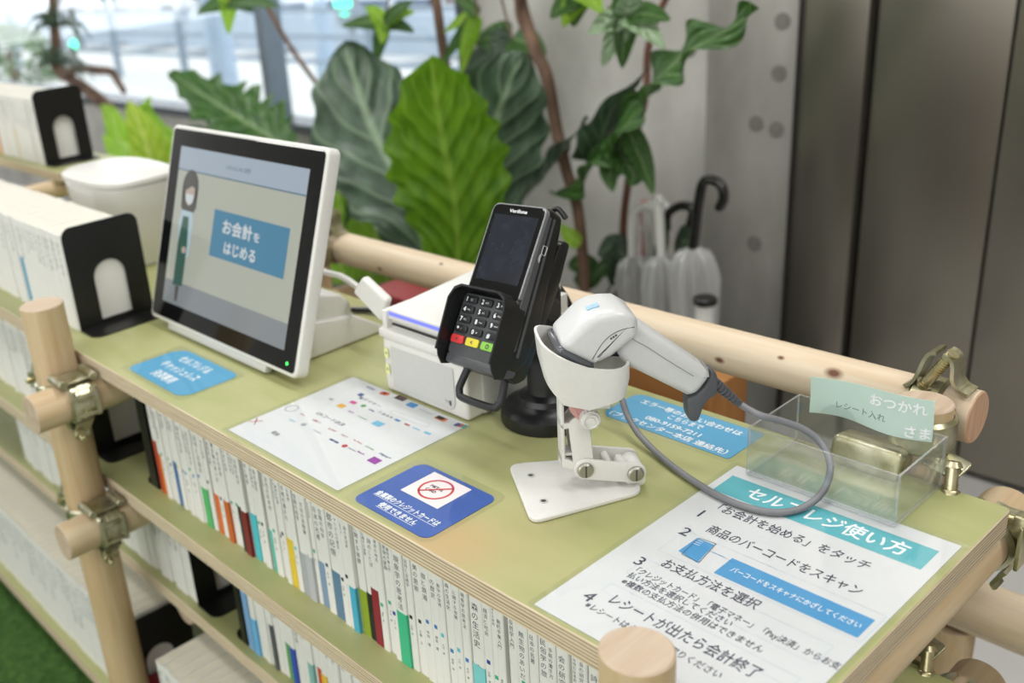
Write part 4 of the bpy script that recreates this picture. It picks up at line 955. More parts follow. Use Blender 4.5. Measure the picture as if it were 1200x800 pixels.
# scanner
scn = empty('barcode_scanner', HF @ V((-.03, .115, 0))); tag(scn, 'light grey hand barcode scanner resting nose down in the white holder cup', 'barcode scanner')
def ssec(cx, cy, tx, ty, ht, hv, e=2.6, n=28, asym=1.):
    t = V((tx, ty)).normalized(); nn = V((-t.y, t.x)); out = []
    for k in range(n):
        a = 2*math.pi*k/n; c_, s_ = math.cos(a), math.sin(a)
        u = ht*math.copysign(abs(c_)**(2/e), c_); v = hv*math.copysign(abs(s_)**(2/e), s_)
        p = V((cx, cy))+nn*u; out.append(HF @ V((p.x, p.y, v)))
    return out
SCW = mat('scanner_shell', '#c8c9c8', .38, 0, .02, 200); SCW2 = mat('scanner_shell_top', '#cfd0d0', .3, 0, .02, 200)
b = MB(); b.prism([(-.0755, .156), (-.0700, .1615), (-.0385, .1405), (-.0400, .130), (-.0600, .130)], -.0262, .0262, HF, 0, .005, 3); b.build('scan_window', mat('window_dark_plastic', '#5b5e64', .15, 0, .05, spec=.7), scn)
b = MB(); b.prism([(-.0725, .1595), (-.0460, .1850), (-.0370, .1885), (-.0260, .1900), (-.0130, .1890), (-.0020, .1815), (.0025, .1710), (-.0010, .1625), (-.0130, .1530), (-.0240, .1450), (-.0385, .1385), (-.0405, .1395)], -.0285, .0285, HF, 0, .0090, 5)
b.build('head', SCW2, scn, smooth=50)
b = MB(); b.prism([(-.018, .160), (-.004, .1725), (.006, .1685), (.0690, .1170), (.0700, .1105), (.0570, .0935), (.0490, .0940), (-.007, .1300), (-.018, .144)], -.0172, .0172, HF, 0, .0078, 4); b.build('handle', SCW, scn, smooth=50)
b = MB(); b.tube([HF @ V(p) for p in ((-.004, .1590, .0173), (.000, .1554, .0173), (.012, .1470, .0173), (.0274, .1345, .0173), (.0530, .1150, .0173))], .00040, 6, smooth=5); b.build('seam', mat('seam_grey', '#8d8e8e', .6, 0, 0), scn)
b = MB(); 
for k in range(3): b.lathe([(0, 0), (.0009, 0), (.0009, .0008), (0, .0008)], HF @ Matrix.Translation((-.0252+.0022*k, .1650+.0013*k, .0284)), n=10)
b.tube([HF @ V(p) for p in ((-.0423, .1462, .0285), (-.0337, .1600, .0285), (-.0253, .1680, .0285), (-.0146, .1725, .0285), (-.004, .1735, .0280))], .00035, 6, smooth=5)
b.build('speaker_holes', INK, scn)
b = MB(); T = frame(HF @ V((-.0500, .1905, .0165)), (HF.to_3x3() @ V((.80, .60, 0))), (HF.to_3x3() @ V((-.35, .47, -.80))).normalized()); b.text('Aibo', T, .005, 0, .02, width=.009); b.build('logo', mat('logo_blue', '#3f8fc4', .5, 0, 0), scn) if 0 else None
T = frame(HF @ V((-.0370, .1890, .008)), (HF.to_3x3() @ V((.95, .3, 0))).normalized(), (HF.to_3x3() @ V((0, 0, -1))))
b = MB(); b.prism(rrect(-.0055, -.004, .0055, .004, .001), -.003, .0006, T); b.build('logo_plate', mat('logo_plate_blue', '#b9cfda', .4, 0, .1, 900, col2='#7fb0cf'), scn)
# trigger side: dark blue-black gap under the head, at the neck
b = MB(); b.prism(rounded([(-.026, .141), (-.006, .149), (.004, .143), (-.008, .138)], .002), -.010, .012, HF, 0, .001); b.build('trigger', mat('trigger_navy', '#20243a', .3, 0, 0), scn)
# dark end boot that hooks down, and strain relief
boot = [hp_(*p) for p in ((829, 428), (836, 432), (839, 441), (838, 458), (827, 465), (821, 474), (817, 487), (812, 491), (805, 489), (803, 480), (802, 463), (813, 459), (822, 450), (828, 439))]
b = MB(); b.prism(boot, -.0085, .0085, HF, 0, .003, 3); b.build('end_boot', DGPL, scn)
b = MB(); pa, pb = V(hp_(838, 449)), V(hp_(868, 474)); d = (pb-pa)
for k in range(8): b.cyl(HF @ (pa+d*(k/8)).to_3d(), HF @ (pa+d*((k+.6)/8)).to_3d(), .0058-.0003*k, n=14)
b.cyl(HF @ pa.to_3d(), HF @ pb.to_3d(), .0046, .0028, n=14); b.build('strain_relief', DGPL, scn)
# coiled lead: from the boot, out over the sheet and back behind the holder
e0 = HF @ pb.to_3d()
pts = [e0-(HF @ pb.to_3d()-HF @ pa.to_3d()).normalized()*.006, e0]
for px, py, z in ((890, 486, .070), (915, 493, .062), (942, 503, .052), (963, 520, .040), (973, 545, .028), (966, 573, .014), (946, 592, .006), (920, 600, .0045), (890, 598, .0045), (858, 588, .0045), (828, 573, .0045), (796, 552, .0045), (770, 531, .006), (748, 508, .012), (735, 486, .022), (729, 468, .034)):
    pts.append(at_z(px, py, z))
last = pts[-1]; pts += [last+V((-.018, .012, .010)), last+V((-.045, .030, -.005)), last+V((-.06, .06, -.045))]
b = MB(); b.tube(pts, .0033, 12, smooth=8); o = b.build('scanner_lead', mat('grey_cable', '#77787c', .45, 0, .05), scn)

# ---------------------------------------------------------------- clear acrylic tray with a sticky note
AC = clear_mat('clear_acrylic', (.97, .98, .98, 1), .06, .05, .035, (.95, .97, .97, 1), edge=.4); ACE = clear_mat('acrylic_cut_edge', (.88, .91, .93, 1), .25, .15, .35, (.88, .88, .93, 1), edge=.6)
tr_ = empty('acrylic_tray', (.088, .038, 0)); tag(tr_, 'open clear acrylic tray standing on the back corner of the counter', 'tray')
AX0, AX1, AY0, AY1, AH, AT = .0165, .1585, -.010, .0835, .052, .0022; az = .0017
def wall(lo, hi, name='side_wall'):
    b = MB(); b.lo_hi(lo, hi); o = b.build(name, [AC, ACE], tr_, smooth=0)
    d = [abs(hi[i]-lo[i]) for i in range(3)]; thin = d.index(min(d))
    for p in o.data.polygons:
        if abs(p.normal[thin]) < .5: p.material_index = 1
wall((AX0, AY0, az), (AX1, AY0+AT, AH), 'front_wall'); wall((AX0, AY1-AT, az), (AX1, AY1, AH), 'back_wall')
wall((AX0, AY0+AT, az), (AX0+AT, AY1-AT, AH)); wall((AX1-AT, AY0+AT, az), (AX1, AY1-AT, AH)); wall((AX0+AT, AY0+AT, az), (AX1-AT, AY1-AT, az+.002), 'floor_panel')
NT = mat('mint_note_paper', '#dcefe7', .6, 0, .03, 20, transl=.35)
b = MB(); nx, nz = 24, 8; vs = []; 
def npt(u, v):
    x = .0305+.1160*u; z = (.0375+.0395*v)*(1-u) + (.0435+.0435*v)*u
    wob = .0022*math.sin(u*5.2)*(.3+.7*abs(v-.3)) + .0035*(1-v)*(1-v)*math.sin(u*7) - .004*max(0, v-.5)
    return V((x, AY0*0+AY1-.0045+wob, z+.0012*math.sin(u*6)))
for k in range(2):
    for j in range(nz+1):
        for i in range(nx+1): p = npt(i/nx, j/nz); p.y += .0003*k; vs.append(p)
W_ = nx+1; F_ = (nx+1)*(nz+1); fs = []
for j in range(nz):
    for i in range(nx):
        a = j*W_+i; fs.append((a, a+1, a+1+W_, a+W_)); fs.append((F_+a, F_+a+W_, F_+a+1+W_, F_+a+1))
for i in range(nx): fs.append((i, F_+i, F_+i+1, i+1)); a = nz*W_+i; fs.append((a, a+1, F_+a+1, F_+a))
for j in range(nz): a = j*W_; fs.append((a, a+W_, F_+a+W_, F_+a)); a = j*W_+nx; fs.append((a, F_+a, F_+a+W_, a+W_))
b.add(vs, fs)
def ntext(s, u0, v0, size, mi, bold, sl=0.):
    g, f, a, c = glyphs(s, bold); out = []
    for gx_, gy_, gz_ in g:
        u = u0+(gx_-a)*size/.116; v = v0+gy_*size/.042 + sl*(u-u0); p = npt(u, v); p.y -= .0003+gz_; out.append(p)
    b.add(out, f, None, mi)
ntext('おつかれ', .50, .60, .0135, 1, .015, .05); ntext('さま', .80, .06, .0125, 1, .015, .02); ntext('レシート入れ', .22, .26, .0085, 2, 0., .0)
note = b.build('sticky_note', [NT, WPRT, mat('pencil_grey', '#7d8a88', .7, 0, 0)]); tag(note, 'curling mint green sticky note with handwriting on the clear tray', 'sticky note')

# ---------------------------------------------------------------- white bin and blue-capped bottle at the back left
b = MB(); n = 40
def rs(cx, cy, rx, ry, z, e=3.2): return [V((cx+rx*math.copysign(abs(math.cos(2*math.pi*k/n))**(2/e), math.cos(2*math.pi*k/n)), cy+ry*math.copysign(abs(math.sin(2*math.pi*k/n))**(2/e), math.sin(2*math.pi*k/n)), z)) for k in range(n)]
bx, by = -1.255, -.015
b.loft([rs(bx, by, .098, .062, .001), rs(bx, by, .103, .066, .01), rs(bx, by, .118, .078, .145), rs(bx, by, .114, .074, .152)], mi=0)
bin_ = b.build('storage_bin', WPL); tag(bin_, 'white rounded plastic bin behind the counter-top book row', 'bin')
b = MB(); b.loft([rs(bx, by, .121, .081, .1525), rs(bx, by, .121, .081, .160), rs(bx, by, .112, .072, .165), rs(bx, by, .02, .02, .167)]); b.build('lid', WPL, bin_)
bt = empty('spray_bottle', (-.905, .045, 0)); tag(bt, 'small clear-white bottle with a blue cap behind the screen edge', 'bottle')
b = MB(); b.lathe([(0, .001), (.026, .001), (.028, .01), (.028, .085), (.020, .10), (.014, .104), (0, .104)], Matrix.Translation((-.905, .045, 0)), n=26); b.build('body', mat('frosted_bottle', '#d5d9dc', .3, 0, 0, transl=.3), bt)
b = MB(); b.lathe([(0, .102), (.019, .102), (.021, .108), (.021, .134), (.017, .139), (0, .140)], Matrix.Translation((-.905, .045, 0)), n=26); b.build('cap', mat('blue_cap', '#3f8fd0', .35, 0, 0), bt)
cable('coiled_cord', [(-.90, -.05, .006), (-.885, -.085, .05), (-.89, -.09, .12), (-.90, -.06, .16), (-.905, -.03, .12), (-.895, -.02, .05), (-.88, -.05, .02), (-.86, -.02, .006)], .0035, BPL, 'black cord looped upright between the bookend and the screen')
# ---------------------------------------------------------------- plants
L_DARK = leaf_mat('leaf_dark_grey_green', '#4e6650', '#314634', '#7f9678', .15, .38, 7, 1.2)
L_BRIGHT = leaf_mat('leaf_bright_green', '#6f9c22', '#527f18', '#86ac3c', .55, .45, 9, 1.2, .3)
L_MID = leaf_mat('leaf_mid_green', '#456f30', '#2f5423', '#7f9a66', .3, .38, 8, 1.2)
L_LIME = leaf_mat('leaf_lime_green', '#a3d03f', '#83b82c', '#c3dc78', .5, .45, 7, 1.)
L_PALE = leaf_mat('leaf_pale_green', '#9db693', '#6f8f63', '#c0cfb4', .25, .4, 5, 1.)
BARK = mat('brown_bark', '#7d6250', .8, 0, .25, 25, .5, (1, 1, .3), col2='#4f3b2f'); BARKR = mat('reddish_bark', '#7a5244', .75, 0, .2, 25, .4, col2='#553528'); STEMG = mat('green_stem', '#7c9454', .6, 0, .1, 30)
def leaf(b, mid, width, side, fold=.15, wave=0., nw=6, prof=(.5, 1.0), seed=0, lobes=0., n=26, mi=0, curl=0.):
    """leaf blade: mid = points of the midrib base..tip, side = direction across, wave = ruffled margin"""
    rnd = random.Random(seed); ph = rnd.random()*6
    P_ = catmull([V(p) for p in mid], max(2, n//(len(mid)-1))); k = len(P_); nu = 11; vs = []; uv = []; fs = []
    for i, p in enumerate(P_):
        t = i/(k-1); T = (P_[min(i+1, k-1)]-P_[max(i-1, 0)]).normalized(); S = V(side); S = (S-T*S.dot(T)).normalized(); Nn = T.cross(S)
        a, c = prof; w = width*(math.sin(math.pi*t**a)**.8 if t < 1 else 0)*c; w = max(w, .0008)
        lb = 1+lobes*math.sin(t*nw*2*math.pi*1.7+ph)
        for j in range(nu):
            u = -1+2*j/(nu-1); q = abs(u)
            off = fold*w*q + wave*width*q*q*math.sin(t*nw*2*math.pi+ph+(1.3 if u > 0 else 0)) - curl*w*q*q
            vs.append(p + S*(u*w*(1+(lb-1)*q)) + Nn*off); uv.append((u, t))
    for i in range(k-1):
        for j in range(nu-1):
            a = i*nu+j; fs.append((a, a+1, a+1+nu, a+nu))
    b.add(vs, fs, None, mi, uv)
def A(px, py, y): return at_y(px, py, y)
XS = CR*1.0; 
def plant(name, label, cat='plant'): 
    o = empty(name, (0, 0, FZ)); tag(o, label, cat); return o
def one(name, m, par, *a, **k):
    b = MB(); leaf(b, *a, **k); return b.build(name, m, par, smooth=80)
def potted(par, x, y, r=.13, h=.26):
    b = MB(); b.lathe([(0, FZ), (r*.78, FZ), (r, FZ+h), (r*1.05, FZ+h), (r*1.05, FZ+h-.025+.05), (r*.9, FZ+h+.02), (r*.88, FZ+h-.03), (0, FZ+h-.03)], Matrix.Translation((x, y, 0)), n=30); b.build('pot', mat('grey_pot', '#6d6d69', .7, 0, .1), par)
# big-leaved floor plant: three broad upright leaves
p1 = plant('broad_leaf_plant', 'large potted plant with broad upright wavy leaves behind the card terminal'); p1.location = (0, 0, 0); 
def setroot(o, x, y): o.location = (x, y, FZ); WL[o.name] = V((x, y, FZ))
setroot(p1, -1.35, .78); potted(p1, -1.35, .78, .16, .30)
base = A(530, 330, .80); rootp = V((-1.35, .78, FZ+.26))
one('leaf', L_BRIGHT, p1, [A(538, 330, .80), A(533, 240, .80), A(516, 150, .79), A(505, 66, .76)], .140, CR, fold=.10, wave=.10, nw=5, prof=(1.0, 1.0), seed=2, lobes=.08, n=60)
one('leaf', L_DARK, p1, [A(505, 330, .84), A(480, 240, .86), A(432, 140, .90), A(404, 50, .92)], .165, CR+CU*.25, fold=.22, wave=.12, nw=4, prof=(1.3, 1.0), seed=5, lobes=.08, n=60)
one('leaf', L_DARK, p1, [A(556, 320, .92), A(565, 210, .95), A(585, 130, .97), A(612, 62, 1.0)], .145, CR, fold=.25, wave=.10, nw=3, prof=(.95, 1.0), seed=8, lobes=.07, n=60)
one('leaf', L_MID, p1, [A(560, 335, .86), A(575, 290, .88), A(580, 240, .9), A(566, 200, .92)], .05, CR, fold=.2, wave=.05, nw=3, seed=10)
b = MB()
for px, py, y in ((538, 330, .80), (505, 330, .84), (556, 320, .92), (560, 335, .86)):
    q = A(px, py, y); b.tube([rootp-V((0, 0, .03)), rootp*.5+q*.5+V((0, 0, .03)), q], [.012, .008], 8, smooth=5)
b.build('stem', STEMG, p1)
# bright foliage low behind the rail
p2 = plant('leafy_floor_plant', 'low bright lime green leafy plant seen between the screen and the terminal'); setroot(p2, -1.9, 1.0); potted(p2, -1.9, 1.0, .17, .25)
rnd = random.Random(3); r2 = V((-1.9, 1.0, FZ+.22)); bs = MB()
for k in range(44):
    px, py = rnd.uniform(380, 500), rnd.uniform(165, 320); y = rnd.uniform(.86, 1.15); tip = A(px, py, y); bse = r2.lerp(tip, .72)+V((0, 0, -.05)); 
    d = V((rnd.uniform(-.1, .1), rnd.uniform(-.05, .05), rnd.uniform(.02, .1))); mid = (bse+tip)/2+V((0, 0, .05)); 
    one('leaf', (L_LIME, L_LIME, L_MID, L_LIME)[k % 4], p2, [bse, mid, tip+d], rnd.uniform(.035, .06), CR+CU*rnd.uniform(-.6, .6), fold=.25, seed=k, n=14)
    bs.tube([r2, r2.lerp(bse, .5)+V((0, 0, .04)), bse], [.005, .003], 6, smooth=3)
bs.build('stem', STEMG, p2)
# wavy mid-green leaves behind the top of the screen
p3 = plant('lobed_leaf_plant', 'potted plant with wavy dark green lobed leaf rising behind the screen top'); setroot(p3, -2.3, 1.05); potted(p3, -2.3, 1.05, .15, .28)
r3 = V((-2.3, 1.05, FZ+.25)); bs = MB()
for k, (m, w_, sd, lob, wv, mt_) in enumerate((([(340, 175), (300, 150), (255, 122), (198, 84)], .115, CR*.5+CU, .30, .10, L_MID), ([(345, 190), (300, 175), (250, 165), (210, 150)], .07, CR*.4+CU, .1, .1, L_MID), ([(300, 200), (250, 190), (205, 170), (165, 120)], .05, CR+CU, .1, .06, L_LIME))):
    pts = [A(x_, y_, 1.0+.03*k) for x_, y_ in m]; one('leaf', mt_, p3, pts, w_, sd, fold=.15, wave=wv, nw=5, seed=20+k, lobes=lob, prof=(.8, 1)); bs.tube([r3, r3.lerp(pts[0], .6)+V((0, 0, .05)), pts[0]], [.009, .005], 8, smooth=4)
bs.build('stem', STEMG, p3)
# yellow-green plant between the bookend and the screen
p4 = plant('yellow_green_plant', 'yellow-green large-leaved plant behind the white bin, left of the screen'); setroot(p4, -3.05, 1.0); potted(p4, -3.05, 1.0, .16, .28)
r4 = V((-3.05, 1.0, FZ+.25)); bs = MB(); L_YEL = leaf_mat('leaf_yellow_green', '#b9cf3f', '#8fb52e', '#d9df7f', .55, .45, 7, 1.)
for k, (m, w_, mt_) in enumerate((([(200, 235), (180, 195), (165, 150), (150, 118)], .10, L_YEL), ([(195, 230), (165, 190), (140, 165), (122, 158)], .11, L_LIME), ([(210, 230), (195, 200), (180, 165), (168, 150)], .07, L_YEL), ([(180, 225), (150, 190), (130, 135), (118, 122)], .06, L_LIME), ([(190, 225), (185, 170), (170, 130), (178, 112)], .05, L_LIME), ([(205, 240), (185, 225), (160, 205), (130, 196)], .09, L_MID))):
    pts = [A(x_, y_, .98+.02*k) for x_, y_ in m]; one('leaf', mt_, p4, pts, w_, CR+CU*.3*(k-2), fold=.2, wave=.05, nw=3, seed=40+k); bs.tube([r4, r4.lerp(pts[0], .6)+V((0, 0, .05)), pts[0]], [.009, .005], 8, smooth=4)
bs.build('stem', STEMG, p4)
# twisting climber on the wall side
p5 = plant('climbing_plant', 'tall twisted-stem plant with curling glossy leaves against the concrete wall'); setroot(p5, -1.18, 1.15); potted(p5, -1.18, 1.15, .16, .28)
b = MB(); b.tube([A(605, -30, 1.2), A(612, 10, 1.2), A(628, 60, 1.19), (A(641, 90, 1.18)), A(652, 150, 1.17), A(664, 200, 1.16), A(676, 240, 1.16), A(682, 290, 1.16), A(684, 345, 1.16), V((-1.19, 1.15, -.42)), V((-1.18, 1.15, FZ+.24))], [.017, .013], 10, smooth=6); b.build('trunk', BARK, p5)
b = MB(); b.tube([A(618, -30, 1.18), A(607, 12, 1.18), A(625, 55, 1.2), A(636, 88, 1.21), A(648, 130, 1.18), A(658, 170, 1.19)], [.010, .006], 8, smooth=6); b.build('trunk', BARK, p5)
b = MB(); b.tube([A(790, -20, 1.3), A(770, 20, 1.3), A(759, 60, 1.3), A(757, 110, 1.29), A(745, 160, 1.28), A(738, 200, 1.28), A(731, 255, 1.28), A(729, 300, 1.28), A(724, 345, 1.27), V((-1.15, 1.22, -.5)), V((-1.18, 1.17, FZ+.24))], [.008, .011], 8, smooth=6); b.build('trunk', BARKR, p5)
one('leaf', L_MID, p5, [A(655, 228, 1.15), A(690, 200, 1.13), A(715, 165, 1.12), A(745, 135, 1.1), A(770, 95, 1.08), A(800, 65, 1.07), A(840, 42, 1.05), A(890, 10, 1.03)], .085, CR*.55+CU, fold=.1, wave=.35, nw=5, prof=(.75, 1.), seed=3, n=70)
one('leaf', L_DARK, p5, [A(612, 236, 1.16), A(640, 205, 1.15), A(665, 170, 1.14), A(690, 138, 1.13)], .085, CR+CU*.9, fold=.2, wave=.12, nw=3, seed=4)
one('leaf', L_DARK, p5, [A(690, 190, 1.17), A(705, 160, 1.16), A(720, 125, 1.15), A(760, 80, 1.14)], .065, CR+CU*.6, fold=.2, wave=.12, nw=3, seed=14)
one('leaf', L_MID, p5, [A(735, 150, 1.1), A(748, 180, 1.1), A(758, 205, 1.08), A(765, 228, 1.06)], .03, CR, fold=.2, seed=5)
one('leaf', L_MID, p5, [A(728, 165, 1.1), A(722, 185, 1.1), A(714, 205, 1.08), A(718, 225, 1.06)], .04, CR, fold=.2, seed=6)
one('leaf', L_MID, p5, [A(722, 160, 1.12), A(730, 185, 1.1), A(742, 205, 1.08), A(738, 218, 1.06)], .045, CR, fold=.2, seed=7)
one('leaf', L_LIME, p5, [A(681, 285, 1.12), A(670, 278, 1.1), A(662, 270, 1.1), A(658, 262, 1.1)], .022, CR*.3+CU, fold=.2, seed=61)
for k, (a_, c_) in enumerate((((735, 305), (700, 300)), ((740, 315), (690, 328)), ((730, 330), (715, 296)), ((700, 335), (665, 312)), ((790, 300), (812, 290)), ((780, 300), (776, 270)), ((715, 340), (735, 318)))):
    one('leaf', L_MID if k % 2 else L_DARK, p5, [A(*a_, 1.25), (A(*a_, 1.25)+A(*c_, 1.2))/2+V((0, 0, .03)), A(*c_, 1.2)], .045, CR*.3+CU, fold=.2, seed=70+k, n=14)
# palmate leaf clusters hanging from above
p6 = plant('umbrella_tree', 'tall thin-branched tree with palmate leaf clusters in front of the window'); setroot(p6, -1.75, 1.30); potted(p6, -1.75, 1.30, .15, .28)
b = MB(); b.tube([V((-1.75, 1.30, FZ+.24)), V((-1.76, 1.30, 0)), V((-1.80, 1.30, .5)), V((-1.7, 1.28, .95))], [.018, .011], 10, smooth=6)
top = V((-1.72, 1.29, .8))
def cluster(px, py, y, leaves, m, w_=.03, src=top):
    c_ = A(px, py, y); b.tube([src, src.lerp(c_, .5)+V((0, 0, .06)), c_], [.005, .003], 6, smooth=5)
    for k, (dx, dy) in enumerate(leaves):
        tip = A(px+dx, py+dy, y-.03+.02*(k % 3)); one('leaf', m[k % len(m)], p6, [c_, c_.lerp(tip, .5)+V((0, 0, .008)), tip], w_, (tip-c_).cross(fwd), fold=.2, seed=k, n=14)
cluster(450, 28, 1.15, [(-22, -20), (-50, 3), (-10, 52), (-2, 24), (36, -14), (36, 10), (34, -26)], [L_LIME, L_MID, L_MID, L_LIME], .024)
cluster(734, 18, 1.10, [(-45, 22), (-28, 60), (-5, 62), (45, 40), (52, 6), (-32, 4), (10, -30), (-12, -30)], [L_PALE, L_PALE, L_MID, L_PALE, L_MID], .030)
cluster(268, 2, 1.15, [(-38, 15), (0, 38), (30, 12), (60, 6), (-14, -20)], [L_MID, L_LIME, L_MID], .03)
cluster(600, 45, 1.3, [(-25, 30), (-45, 5), (20, 40), (-10, 52), (40, 20), (-52, 38)], [L_DARK, L_MID, L_DARK], .045)
cluster(560, 18, 1.25, [(-22, 50), (-28, -20), (-40, 20), (-45, 62), (-20, 72)], [L_LIME, L_MID], .02)
cluster(680, -8, 1.1, [(-35, 30), (-20, 40), (-8, 40), (25, 24)], [L_MID, L_LIME], .03)
b.tube([A(296, -25, 1.2), A(312, 5, 1.2), A(330, 38, 1.2), A(352, 72, 1.2), A(376, 105, 1.2), A(420, 170, 1.25), V((-1.9, 1.3, -.3))], [.009, .007], 8, smooth=5)
b.build('trunk', BARK, p6)
# palm on the far left with a bent branch
p7 = plant('palm_tree', 'slim palm with fine drooping fronds and a bent branch at the far left window'); setroot(p7, -4.0, 1.25); potted(p7, -4.0, 1.25, .17, .28)
b = MB(); b.tube([A(62, -40, 1.25), A(63, 20, 1.25), A(66, 50, 1.25), A(70, 82, 1.25), V((-4.0, 1.25, -.15)), V((-4.0, 1.25, FZ+.24))], [.022, .034], 10, smooth=6)
b.tube([A(75, 90, 1.25), A(90, 80, 1.22), A(112, 82, 1.2), A(130, 84, 1.18), A(138, 95, 1.18), A(146, 108, 1.18)], [.026, .013], 8, smooth=5); b.build('trunk', BARK, p7)
for s_, (cx_, cy_) in enumerate(((66, 30), (68, 75), (95, -12))):
    for k in range(13):
        a = R(-20+k*18); L_ = 34+10*math.sin(k*2.1); c_ = A(cx_, cy_, 1.24)
        m1 = A(cx_+L_*.6*math.cos(a), cy_-L_*.45*math.sin(a)-4, 1.2); t1 = A(cx_+L_*math.cos(a), cy_-L_*.4*math.sin(a)+18, 1.17)
        one('frond', L_DARK, p7, [c_, m1, t1], .012, (t1-c_).cross(fwd), fold=.1, seed=k, n=12)

# ---------------------------------------------------------------- umbrellas in a stand beside the wall
UM = clear_mat('clear_vinyl', (.95, .96, .96, 1), .10, .15, .55, (.95, .95, .94, 1), edge=.5)
WH = mat('white_handle_plastic', '#e6e6e2', .3, 0, 0); BH = mat('black_handle_plastic', '#141414', .15, 0, 0, coat=.5)
st = empty('umbrella_stand', (-.90, 1.24, FZ)); tag(st, 'low black wire umbrella stand beside the concrete wall', 'umbrella stand')
b = MB()
for z in (FZ+.02, FZ+.16, FZ+.30): b.tube([V((-.90+.13*sx_, 1.24+.08*sy_, z)) for sx_, sy_ in ((-1, -1), (1, -1), (1, 1), (-1, 1))], .006, 8, closed=True)
for sx_ in (-1, -.5, 0, .5, 1):
    for sy_ in (-1, 1): b.cyl((-.90+.13*sx_, 1.24+.08*sy_, FZ), (-.90+.13*sx_, 1.24+.08*sy_, FZ+.30), .005, n=8)
b.build('wire_frame', BLACKM, st); b = MB(); b.lo_hi((-1.04, 1.15, FZ+.001), (-.76, 1.33, FZ+.02), bev=.004); b.build('drip_tray', BLACKM, st)
def umbrella(hpts, y, top, foot, r, hm, label, n=9, knob=True):
    """hpts: handle path (free end first) ; top: where the shaft meets the furled cover ; foot: tip"""
    o = empty('umbrella', foot); tag(o, label, 'umbrella')
    P_ = [A(px, py, y) for px, py in hpts]; b = MB(); b.tube(P_, .0115, 12, smooth=6)
    for e in (P_[0], P_[-1]): b.lathe([(0, -.011), (.009, -.006), (.0108, 0), (.009, .006), (0, .011)], Matrix.Translation(e), n=14)
    b.build('handle', hm, o)
    t0 = P_[-1]; foot = V(foot); d = (foot-t0); b = MB(); b.cyl(t0, foot, .005, n=8); b.build('shaft', STEEL, o)
    b = MB(); secs = []; q = d.to_track_quat('Z', 'Y').to_matrix()
    for f, rr in ((.0, .011), (.03, r*.8), (.09, r), (.14, r*1.1), (.40, r*.9), (.7, r*.55), (.93, .012)):
        c_ = t0+d*f; secs.append([c_+q @ V((rr*(1+.22*math.cos(n*a))*math.cos(a), rr*(1+.22*math.cos(n*a))*math.sin(a), 0)) for a in [2*math.pi*k/72 for k in range(72)]])
    b.loft(secs); b.build('furled_cover', UM, o); return o
def ft(px, py, y, dz=None): p = A(px, py, y); return (p.x, p.y, FZ+.03)
umbrella([(770, 250), (766, 244), (757, 242), (747, 246), (742, 256), (741, 275), (741, 300)], 1.22, None, (-.99, 1.24, FZ+.03), .040, WH, 'white-handled clear umbrella, leftmost, hook curving right')
umbrella([(782, 246), (776, 238), (766, 238), (759, 246), (758, 262), (760, 298)], 1.30, None, (-.96, 1.30, FZ+.03), .036, WH, 'white-handled clear umbrella behind the leftmost hook')
umbrella([(774, 236), (771, 231), (771, 240), (773, 256), (775, 300)], 1.17, None, (-.92, 1.20, FZ+.03), .040, WH, 'clear umbrella whose white hook is seen end-on as a straight knob')
umbrella([(781, 268), (782, 252), (792, 243), (803, 241), (812, 247), (806, 275), (800, 300)], 1.27, None, (-.86, 1.28, FZ+.03), .034, BH, 'black-handled clear umbrella with the lower, wide hook')
umbrella([(843, 243), (848, 232), (845, 217), (834, 211), (824, 214), (819, 235), (815, 268), (812, 290)], 1.15, None, (-.82, 1.21, FZ+.03), .046, BH, 'clear umbrella with the tallest glossy black hook handle')
b = MB(); p = A(757, 250, 1.45); b.box(p, (.028, .015, .07), bev=.003); q = A(757, 250, 1.45); b.cyl(q-V((0, 0, .05)), (q.x, q.y, FZ), .012, n=10); o = b.build('fire_point_sign', mat('red_plastic', '#a32630', .5)); tag(o, 'small red post sign against the wall behind the white umbrella hooks', 'sign')
# things on the floor behind the counter
b = MB(); p = A(826, 365, 1.02)
cam_ = empty('tripod_spotlight', (p.x, p.y, FZ)); tag(cam_, 'small floor spotlight with white body and black collar below the umbrellas', 'spotlight')
b = MB(); b.cyl((p.x, p.y, p.z-.05), (p.x, p.y, p.z+.02), .020, n=20, bev=.003); b.build('body', WH, cam_); b = MB(); b.cyl((p.x, p.y, p.z+.018), (p.x, p.y, p.z+.034), .026, n=20, bev=.003); b.build('collar', BLACKM, cam_); b = MB(); b.cyl((p.x, p.y, FZ), (p.x, p.y, p.z-.05), .010, n=12); b.lathe([(0, 0), (.09, 0), (.09, .01), (0, .02)], Matrix.Translation((p.x, p.y, FZ)), n=24); b.build('stand', BLACKM, cam_)
q0 = A(765, 452, .55); b = MB(); b.lo_hi((-.52, .29, FZ), (-.215, .385, -.090), bev=.004)
o = b.build('wooden_crate', mat('orange_brown_wood', '#a8743f', .6, 0, .15, 6, .1, (1, 6, 1), col2='#8f5f31')); tag(o, 'orange-brown wooden crate standing on the floor behind the counter', 'crate')
lr = empty('low_log_rail', (.3, .46, FZ)); tag(lr, 'low horizontal log rail beyond the right end of the counter', 'log rail')
log('rail', (.02, .46, -.385), (1.3, .46, -.385), .034, [RAILW, ENDR], lr); log('post', (.95, .46, FZ), (.95, .46, -.42), .03, [PEG, ENDW], lr); log('post', (.06, .46, FZ), (.06, .46, -.42), .03, [PEG, ENDW], lr)

